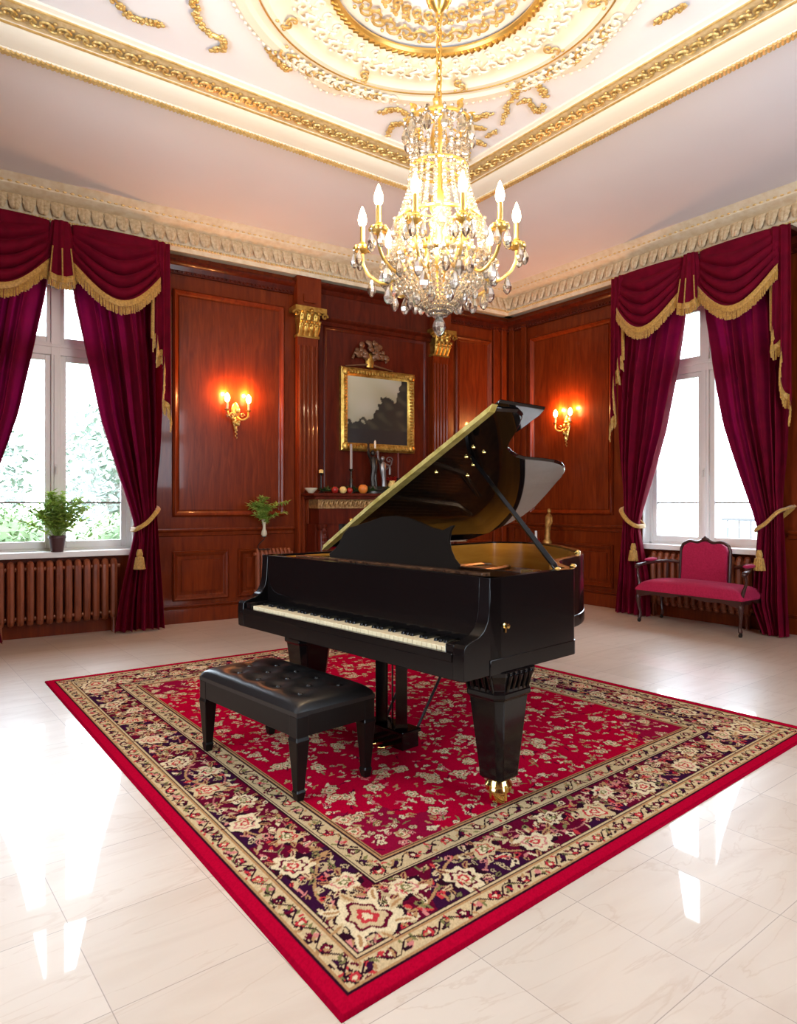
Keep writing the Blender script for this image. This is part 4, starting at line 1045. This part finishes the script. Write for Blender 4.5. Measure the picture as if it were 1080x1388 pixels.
# from the treble end: C is the first white key, then B A G F E D C ... downwards
order=['C','B','A','G','F','E','D']
for i in range(51):
    nt=order[i%7]  # sharps sit below D,E,G,A,B when going down
    if nt in 'BAGED' :
        v=K0+kp*(i+1); MB().prism([(.078,.738),(.083,.750),(.178,.752),(.178,.738)],v-kp*.27,v+kp*.27,lambda a,b,h:(a,h,b)).build('black_key',BK,e,smooth=False,bevel=.0015)
fb=[(.172,.742),(.168,.765),(.176,.80),(.186,.86),(.190,.92),(.182,.955),(.172,.965),(.165,.975),(.168,.985),(.235,.985),(.235,.742)]
m=MB().prism(fb,.062,PW-.062,lambda a,b,h:(a,h,b)); m.build('fallboard',LACQ,e,angle=25)
MB().tube([(.166,.12,.766),(.166,PW-.12,.766)],.004,6).build('fallboard_edge',LACQ,e)
# front top: fixed shelf with the music desk
m=MB().box(.20,.60,.045,PW-.045,.985,1.004); m.tube([(.20,.05,.995),(.20,PW-.05,.995)],.0095,6); m.build('music_shelf',LACQ,e,smooth=True,bevel=.003)
m=MB().box(.30,.36,.16,PW-.16,1.004,1.024).box(.27,.285,.30,PW-.22,1.004,1.016); m.build('desk_rail',noise_color(mat('rubbed_edge',rough=.25),[(.4,(.03,.012,.006)),(.7,(.10,.045,.02))],(1,1,1),30,3),e,smooth=False,bevel=.004)
DW=[(.455,1.005),(.50,1.005),(1.42,1.005),(1.50,1.005),(1.52,1.03),(1.475,1.06),(1.44,1.10),(1.415,1.16),(1.375,1.195),(1.30,1.21),(1.20,1.235),(1.10,1.262),(.99,1.272),(.88,1.262),(.78,1.238),(.68,1.212),(.60,1.20),(.545,1.225),(.525,1.228),(.545,1.20),(.548,1.15),(.525,1.10),(.49,1.06),(.45,1.03)]
DW=[(v+.005,z) for v,z in DW]
m=MB().prism(DW,-.010,.010,lambda a,b,h:(.47+.24*(b-1.0)+h,a,b)); m.build('music_desk',DESKM,e,angle=35,bevel=.004)
m=MB()
for v in (.75,1.25): m.tube([(.54,v,1.18),(.66,v,1.01)],.008,6)
m.build('desk_strut',SATIN,e)
# lid: hinged on the bass side, opened to 28 degrees
LP=R(28); HV,HZ=1.79,1.045
def lidf(u,w_,h): return (u,HV-w_*math.cos(LP)-h*math.sin(LP)*-1*-1, HZ+w_*math.sin(LP)+h*math.cos(LP))
lid=[(.66,-.02),(.64,.6),(.615,1.62),(.80,1.635),(.885,1.60),(.945,1.53),(1.00,1.44),(1.045,1.36),(1.09,1.305),(1.165,1.262),(1.26,1.225),(1.36,1.208),(1.55,1.205),(1.70,1.195),(1.80,1.175),(1.90,1.13),(1.97,1.08),(2.02,1.02),(2.06,.94),(2.15,.78),(2.25,.58),(2.28,.42),(2.25,.28),(2.18,.12),(2.09,.03),(2.0,-.02)]
m=MB().prism(lid[::-1],0,.024,lidf); m.build('lid',LIDM,e,angle=30,bevel=.005)
m=MB().prism([(.618,-.01),(.582,.6),(.588,1.63),(.632,1.63),(.650,.6),(.665,-.01)],-.012,.030,lidf); m.build('lid_edge_strip',noise_color(mat('gilt_edge',rough=.35,metal=.5),[(.3,(.42,.30,.06)),(.7,(.70,.55,.18))],(1,1,1),18,2),e,smooth=False,label='gilded front edge of the lid')
m=MB().prism([(.63,.02),(1.02,.02),(1.03,1.60),(1.012,1.645),(.62,1.645)],.030,.052,lidf); m.build('folded_front_lid',LIDM,e,smooth=False,bevel=.006)
m=MB()
for w_ in (.25,.8,1.35): m.prism([(.615,w_-.05),(.66,w_-.05),(.66,w_+.05),(.615,w_+.05)],.020,.034,lidf)
for u in (.9,1.5,2.0): m.tube([(u-.06,HV+.02,HZ),(u+.06,HV+.02,HZ)],.010,8)
m.build('hinge',BRASS,e)
m=MB()
for (u,w_) in ((.84,1.20),(.80,1.30),(.93,1.26),(.98,1.12),(.76,1.02),(1.05,1.0)):
    p=lidf(u,w_,-.006); m.ball(p,(.012,.012,.010),8,6)
m.build('lid_knobs',BRASS,e)
a=Vector((.735,.055,ZR-.005)); b_=Vector(lidf(.865,1.215,-.012))
d=(b_-a); m=MB(); m.tube([a,a+d*.03,a+d*.5,a+d*.97,b_],[.014,.020,.017,.014,.010],4,squash=.8); m.build('prop_stick',LACQ,e,smooth=False,bevel=.002)
m=MB().ball(tuple(a),(.018,.018,.014),8,6).box(.70,.77,.03,.075,ZR-.02,ZR-.002); m.build('prop_socket',BRASS,e)
m=MB(); V=MB().lathe([(0,0),(.020,0),(.022,.004),(.014,.008),(.012,.020),(.018,.026),(.018,.034),(0,.036)],14); m.inst(V,T(.262,-.0,.815)@Matrix.Rotation(R(90),4,'X')@Matrix.Scale(.6,4)); m.box(.258,.266,-.006,-.001,.785,.81); m.build('lid_lock',BRASS,e,label='small brass knob on the side')
m=MB().ball((1.70,.56,1.03),(.02,.02,.016),8,6).ball((.86,.05,1.03),(.018,.018,.012),8,6).box(.60,.66,.10,.17,1.0,1.022); m.build('rim_studs',BRASS,e)
# legs
def leg(u,v):
    m=MB(); V=[];F=[]
    cs=[(ZB+.0,.150,.122),(.595,.147,.120),(.565,.134,.110),(.53,.124,.102),(.515,.130,.108),(.495,.130,.108),(.485,.118,.098),(.145,.075,.069),(.125,.075,.069),(.112,.062,.057)]
    def oct_(a,b,z): c=.30; return [(u+x*a,v+y*b,z) for x,y in ((-1,-1+c),(-1+c,-1),(1-c,-1),(1,-1+c),(1,1-c),(1-c,1),(-1+c,1),(-1,1-c))]
    for z,a,b in cs: V+=oct_(a,b,z)
    for i in range(len(cs)-1):
        for k in range(8): F.append((i*8+k,i*8+(k+1)%8,(i+1)*8+(k+1)%8,(i+1)*8+k))
    F+=[tuple(range(8))[::-1],tuple(range((len(cs)-1)*8,len(cs)*8))]; m.add(V,F)
    o=m.build('leg',LACQ,e,smooth=False,bevel=.004)
    m=MB()
    for (dx,dy) in ((1,0),(-1,0),(0,1),(0,-1)):
        for k in range(5):
            t=(k-2)*.036; bx=u+dx*.128+(t if dx==0 else 0); by=v+dy*.105+(t if dy==0 else 0)
            m.tube(spline([(bx,by,.525),(bx+dx*.012,by+dy*.012,.565),(bx+dx*.020,by+dy*.02,.600),(bx+dx*.026,by+dy*.026,.592)],4),[.006]*5+[.008,.009,.009,.009,.008,.008,.007,.005],6)
    m.lathe([(.93,.519),(1.0,.523),(1.0,.535),(.93,.539)],8,(u,v,0),a0=PI/8,sx=.142,sy=.119)
    m.build('carved_capital',LACQ,o,angle=50)
    c=MB(); c.lathe([(.058,.005),(.062,.03),(.052,.045),(.045,.062),(0,.062)],14,(u,v,.052))
    wv=MB().lathe([(0,-.028),(.046,-.028),(.052,-.016),(.052,.016),(.046,.028),(0,.028)],20); c.inst(wv,T(u-.012,v-.01,.0525)@RZ(R(35))@Matrix.Rotation(R(90),4,'X'))
    for s in (-1,1): c.inst(MB().prism([(-.034,.01),(.034,.01),(.048,.075),(-.04,.075)],-.004,.004,lambda a,b,h:(a,h,b)),T(u-.012,v-.01,.015)@RZ(R(35))@T(0,s*.034,0))
    c.build('caster',BRASS,o,angle=35,label='brass caster')
leg(.350,.105); leg(.40,PW-.16); leg(2.12,1.36)
# pedal lyre
m=MB()
for v in (1.005,.842): m.tube([(.44,v,ZB),(.44,v,.58),(.44,v,.16),(.44,v,.10)],[.050,.044,.044,.052],4)
m.box(.40,.48,.78,1.07,.56,ZB); m.build('lyre_post',LACQ,e,smooth=False,bevel=.003)
MB().box(.385,.505,.775,1.075,.035,.125).box(.375,.515,.765,1.085,.115,.135).build('pedal_box',LACQ,e,smooth=False,bevel=.005)
m=MB()
for v in (.85,.925,1.0): m.prism([(.40,-.016),(.31,-.022),(.285,-.018),(.28,0),(.285,.018),(.31,.022),(.40,.016)],.055,.066,lambda a,b,h,v=v:(a,v+b,h-.02*sm(.40,.28,a) if False else h))
m.build('pedal',BRASS,e,smooth=False,bevel=.003)
m=MB()
for v in (.88,.925,.97): m.tube([(.45,v,.13),(.45,v,ZB)],.005,6)
for v in (.80,1.05): m.tube([(.50,v,.10),(.86,v+(.02 if v>.9 else -.02),ZB+.01)],.008,6)
m.build('lyre_rod',IRON,e)

# ------------------------------------------------------------------ chandelier
e=thing('chandelier','gilt crystal chandelier with lit candle bulbs hanging above the piano','chandelier',T(CHX,CHY,0))
m=MB().lathe([(0,4.26),(.012,4.265),(.03,4.285),(.055,4.32),(.075,4.37),(.06,4.41),(.085,4.44),(.09,4.47),(.06,4.49),(0,4.49)],20)
for k in range(10):
    a=2*PI*k/10; m.ball((.06*math.cos(a),.06*math.sin(a),4.36),(.02,.02,.045),6,5)
m.build('ceiling_canopy',GOLD,e)
m=MB(); z=4.27; k=0
while z>3.74:
    pts=[]
    for q in range(14):
        a=2*PI*q/14; x=.017*math.cos(a); zz=.030*math.sin(a); pts.append((x if k%2==0 else 0,0 if k%2==0 else x,z-.026+zz))
    m.tube(pts,.0062,6,closed=True); z-=.046; k+=1
m.build('chain',GOLD,e)
m=MB().lathe([(0,3.76),(.015,3.75),(.02,3.72),(.05,3.70),(.06,3.66),(.03,3.62),(.045,3.56),(.055,3.50),(.03,3.44),(.018,3.36),(.02,3.22),(.045,3.16),(.055,3.10),(.03,3.05),(.022,2.95),(.05,2.90),(.085,2.86),(.095,2.80),(.075,2.75),(.04,2.72),(.03,2.60),(.05,2.56),(.02,2.52),(0,2.50)],20); m.build('central_stem',GOLD,e)
for (rr_,z,th) in ((.185,3.60,.012),(.165,3.34,.010),(.25,3.02,.012),(.305,2.77,.012)):
    m=MB().tube([(rr_*math.cos(2*PI*q/48),rr_*math.sin(2*PI*q/48),z) for q in range(48)],th,6,closed=True)
    for q in range(6):
        a=2*PI*q/6; m.tube([(.02*math.cos(a),.02*math.sin(a),z+.03),(rr_*math.cos(a),rr_*math.sin(a),z)],.006,5)
    if rr_<.2 and z>3.5:
        for q in range(8):
            a=2*PI*q/8; c,s=math.cos(a),math.sin(a)
            m.tube(spline([(rr_*c*.9,rr_*s*.9,z),(rr_*c*1.05,rr_*s*1.05,z+.025),(rr_*c*1.0,rr_*s*1.0,z+.05),(rr_*c*1.16,rr_*s*1.16,z+.055)],4),[.016]*5+[.02,.02,.018,.016,.012,.01,.008,.006],6)
    m.build('gilt_ring',GOLD,e)
bead=MB().lathe([(0,-1),(.75,-.5),(1,0),(.75,.5),(0,1)],6)
def strand(pts_fn,n,r0,name):
    m=MB()
    for i in range(n):
        p,r=pts_fn(i/(n-1)); m.inst(bead,Matrix.Translation(p)@RZ(random.uniform(0,1))@Matrix.Diagonal((r,r,r*1.05,1)))
    return m.build(name,CRYS,e,smooth=False)
zz_=[3.62,3.5,3.34,3.2,3.08,3.02,2.88,2.76]; rr__=[.185,.172,.165,.185,.225,.25,.28,.29]
for k in range(24):
    a=2*PI*k/24
    def f(t,a=a):
        z=3.62-.86*t; r=float(np.interp(z,zz_[::-1],rr__[::-1])); return Vector((r*math.cos(a),r*math.sin(a),z)),.0125
    strand(f,40,.012,'bead_strand')
for k in range(34):
    a=2*PI*k/34
    def f(t,a=a):
        r=.31*(1-t)**.85+.025; z=2.755-.29*t; return Vector((r*math.cos(a),r*math.sin(a),z)),.023-.010*t
    strand(f,16,.018,'bowl_strand')
for k in range(12):   # crown swags
    a0=2*PI*k/12; a1=a0+2*PI/12
    def f(t):
        a=a0+(a1-a0)*t; r=.20; return Vector((r*math.cos(a),r*math.sin(a),3.60-.07*math.sin(PI*t))),.011
    strand(f,9,.011,'crown_strand')
drop=MB().lathe([(0,0),(.006,-.004),(.006,-.012),(.014,-.03),(.024,-.06),(.021,-.078),(.010,-.094),(0,-.10)],7)
def pend(x,y,z,s,M=None):
    m=MB().inst(drop,T(x,y,z)@RZ(random.uniform(0,3))@Matrix.Scale(s,4))
    m.inst(bead,T(x,y,z+.010*s)@Matrix.Scale(.010*s,4)); return m.build('crystal_drop',CRYS,e,smooth=False)
for k in range(14): a=2*PI*k/14+.1; pend(.315*math.cos(a),.315*math.sin(a),2.735,1.1)
for k in range(10): a=2*PI*k/10; pend(.17*math.cos(a),.17*math.sin(a),2.60,1.0)
for k in range(12): a=2*PI*k/12; pend(.20*math.cos(a),.20*math.sin(a),3.58,1.1)
for k in range(10): a=2*PI*k/10+.3; pend(.275*math.cos(a),.275*math.sin(a),3.0,1.2)
m=MB().lathe([(0,2.50),(.012,2.495),(.018,2.48),(.012,2.465),(.022,2.45),(.036,2.42),(.040,2.395),(.030,2.37),(.014,2.35),(0,2.34)],9); m.build('finial_drop',CRYS,e,smooth=False,label='large faceted crystal at the bottom')
# arms: angle 0 points at the camera
fw=math.atan2(-CHY,-CHX)
AR=.455
for ad in (-16,16,-47,47,-86,86,-135,135,-163,163):
    a=fw+R(ad); c,s=math.cos(a),math.sin(a)
    P=lambda r,z,t=0:(r*c-t*s,r*s+t*c,z)
    m=MB().tube(spline([P(.085,2.80),P(.13,2.90),P(.19,2.86),P(.235,2.72),P(.32,2.655),P(.41,2.70),P(AR-.004,2.77),P(AR,2.835)],6),.0095,7)
    m.tube([P(.165+.032*(1-t/15)*math.cos(t*.6),2.93+.032*(1-t/15)*math.sin(t*.6)) for t in range(14)],.006,5)
    m.lathe([(.006,2.83),(.018,2.838),(.045,2.852),(.052,2.868),(.044,2.874),(.02,2.868),(.016,2.885),(.022,2.895),(.015,2.90)],14,P(AR,0))
    for q in range(10): aa=2*PI*q/10; p=P(AR,2.862); m.ball((p[0]+.044*math.cos(aa),p[1]+.044*math.sin(aa),p[2]),(.013,.013,.016),5,4)
    m.build('arm',GOLD,e)
    MB().lathe([(.014,2.895),(.014,2.995),(.011,2.998)],10,P(AR,0)).build('candle_sleeve',GOLD,e)
    MB().lathe([(.010,2.995),(.021,3.008),(.026,3.032),(.021,3.064),(.009,3.098),(.001,3.115)],10,P(AR,0)).build('bulb',BULB,e,label='lit candle bulb')
    point('bulb_light',P(AR+.0,3.14),e,CANDLE,(1,.74,.46),.03)
    for q in range(3):
        aa=a+R(-70+70*q); p=P(AR,2.85); pend(p[0]+.048*math.cos(aa),p[1]+.048*math.sin(aa),2.845,1.0)
    pend(*P(.40,2.69),1.15)
    if abs(ad) in (16,86,135): pend(*P(.30,2.65),1.2)
for k,(r,z) in enumerate(((.10,3.10),(.10,2.96),(.0,2.66),(.12,2.84))):
    point('crystal_fill_light',(r*math.cos(fw),r*math.sin(fw),z),e,CANDLE*(.8 if k<2 else 1.8),(1,.78,.52),.03)  # added lamps without bulbs inside stem and bowl, brightening the crystals

# ------------------------------------------------------------------ garden beyond the windows
g=MB().box(-25,45,8.6,50,-.35,-.30).box(8.2,45,-20,8.6,-.35,-.30).build('ground',noise_color(mat('lawn',rough=.9),[(.3,(.06,.08,.04)),(.7,(.10,.12,.06))],(1,1,1),1.5,3),smooth=False); struct(g)
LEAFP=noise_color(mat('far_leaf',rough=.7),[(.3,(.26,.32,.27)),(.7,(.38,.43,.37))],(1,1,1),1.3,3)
def bush(x,y,z0,rx,ry,rz,n,label,seed,trunk=0,name='garden_bush',cat='bush',mt=LEAFO,ls=.10):
    e=thing(name,label,cat,T(x,y,-.30),'garden bushes and trees beyond the windows'); rr=random.Random(seed); m=MB()
    for k in range(n):
        while True:
            p=Vector((rr.uniform(-1,1),rr.uniform(-1,1),rr.uniform(-1,1)))
            if .25<p.length<1: break
        p=Vector((p.x*rx,p.y*ry,z0+.3+rz+p.z*rz)); leafblade(m,p,(rr.uniform(-1,1),rr.uniform(-1,1),rr.uniform(-.6,.8)),ls*rr.uniform(.7,1.3),ls*.5,(0,0,1))
    if trunk==0:
        m.ball((x*0,0,z0+.3+rz*.95),(rx*.85,ry*.8,rz*.85),16,10)
    m.build('foliage',mt,e,smooth=False)
    m=MB()
    for k in range(4): a=k*1.57; m.tube(spline([(0.02*k,0,0),(.1*rx*math.cos(a),.1*ry*math.sin(a),(z0+.3+rz)*.5),(.4*rx*math.cos(a),.4*ry*math.sin(a),z0+.3+rz)],4),.03+trunk,6)
    m.build('stems',mat('pale_bark',(.35,.32,.28),.8),e)
def LP_(x,y): v=ML@Vector((x,y,0)); return v.x,v.y
for i,(x,y,rx,rz,lb) in enumerate(((-1.0,3.2,.78,.62,'green garden bush seen through the left window at the photo edge'),(.55,3.6,.77,.66,'green garden bush outside the left window behind the potted plant'),(2.12,3.3,.78,.62,'green garden bush outside the left window beside the tied curtain'))):
    a,b=LP_(x,y); bush(a,b,0,rx,.8,rz,3600,lb,i)
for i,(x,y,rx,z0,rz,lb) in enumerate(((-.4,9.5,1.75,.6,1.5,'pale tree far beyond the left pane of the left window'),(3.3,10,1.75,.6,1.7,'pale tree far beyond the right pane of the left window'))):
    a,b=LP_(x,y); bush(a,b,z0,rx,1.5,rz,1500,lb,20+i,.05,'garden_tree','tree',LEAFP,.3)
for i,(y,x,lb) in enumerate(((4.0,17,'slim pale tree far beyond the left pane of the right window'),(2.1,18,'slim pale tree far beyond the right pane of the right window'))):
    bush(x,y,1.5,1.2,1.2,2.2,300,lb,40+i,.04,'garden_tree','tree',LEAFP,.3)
e=thing('garden_railing','pale metal railing in the garden beyond the right window','railing',Matrix.Translation((11.5,3.6,-.30)))
m=MB()
PALE=mat('pale_metal_rail',(.14,.145,.15),.5)
MB().box(-.02,.02,-2.6,2.6,1.35,1.40).box(-.02,.02,-2.6,2.6,.25,.29).build('rail',PALE,e,smooth=False)
for k in range(26): m.tube([(0,-2.5+.2*k,0),(0,-2.5+.2*k,1.36)],.014,6)
m.build('bars',PALE,e)
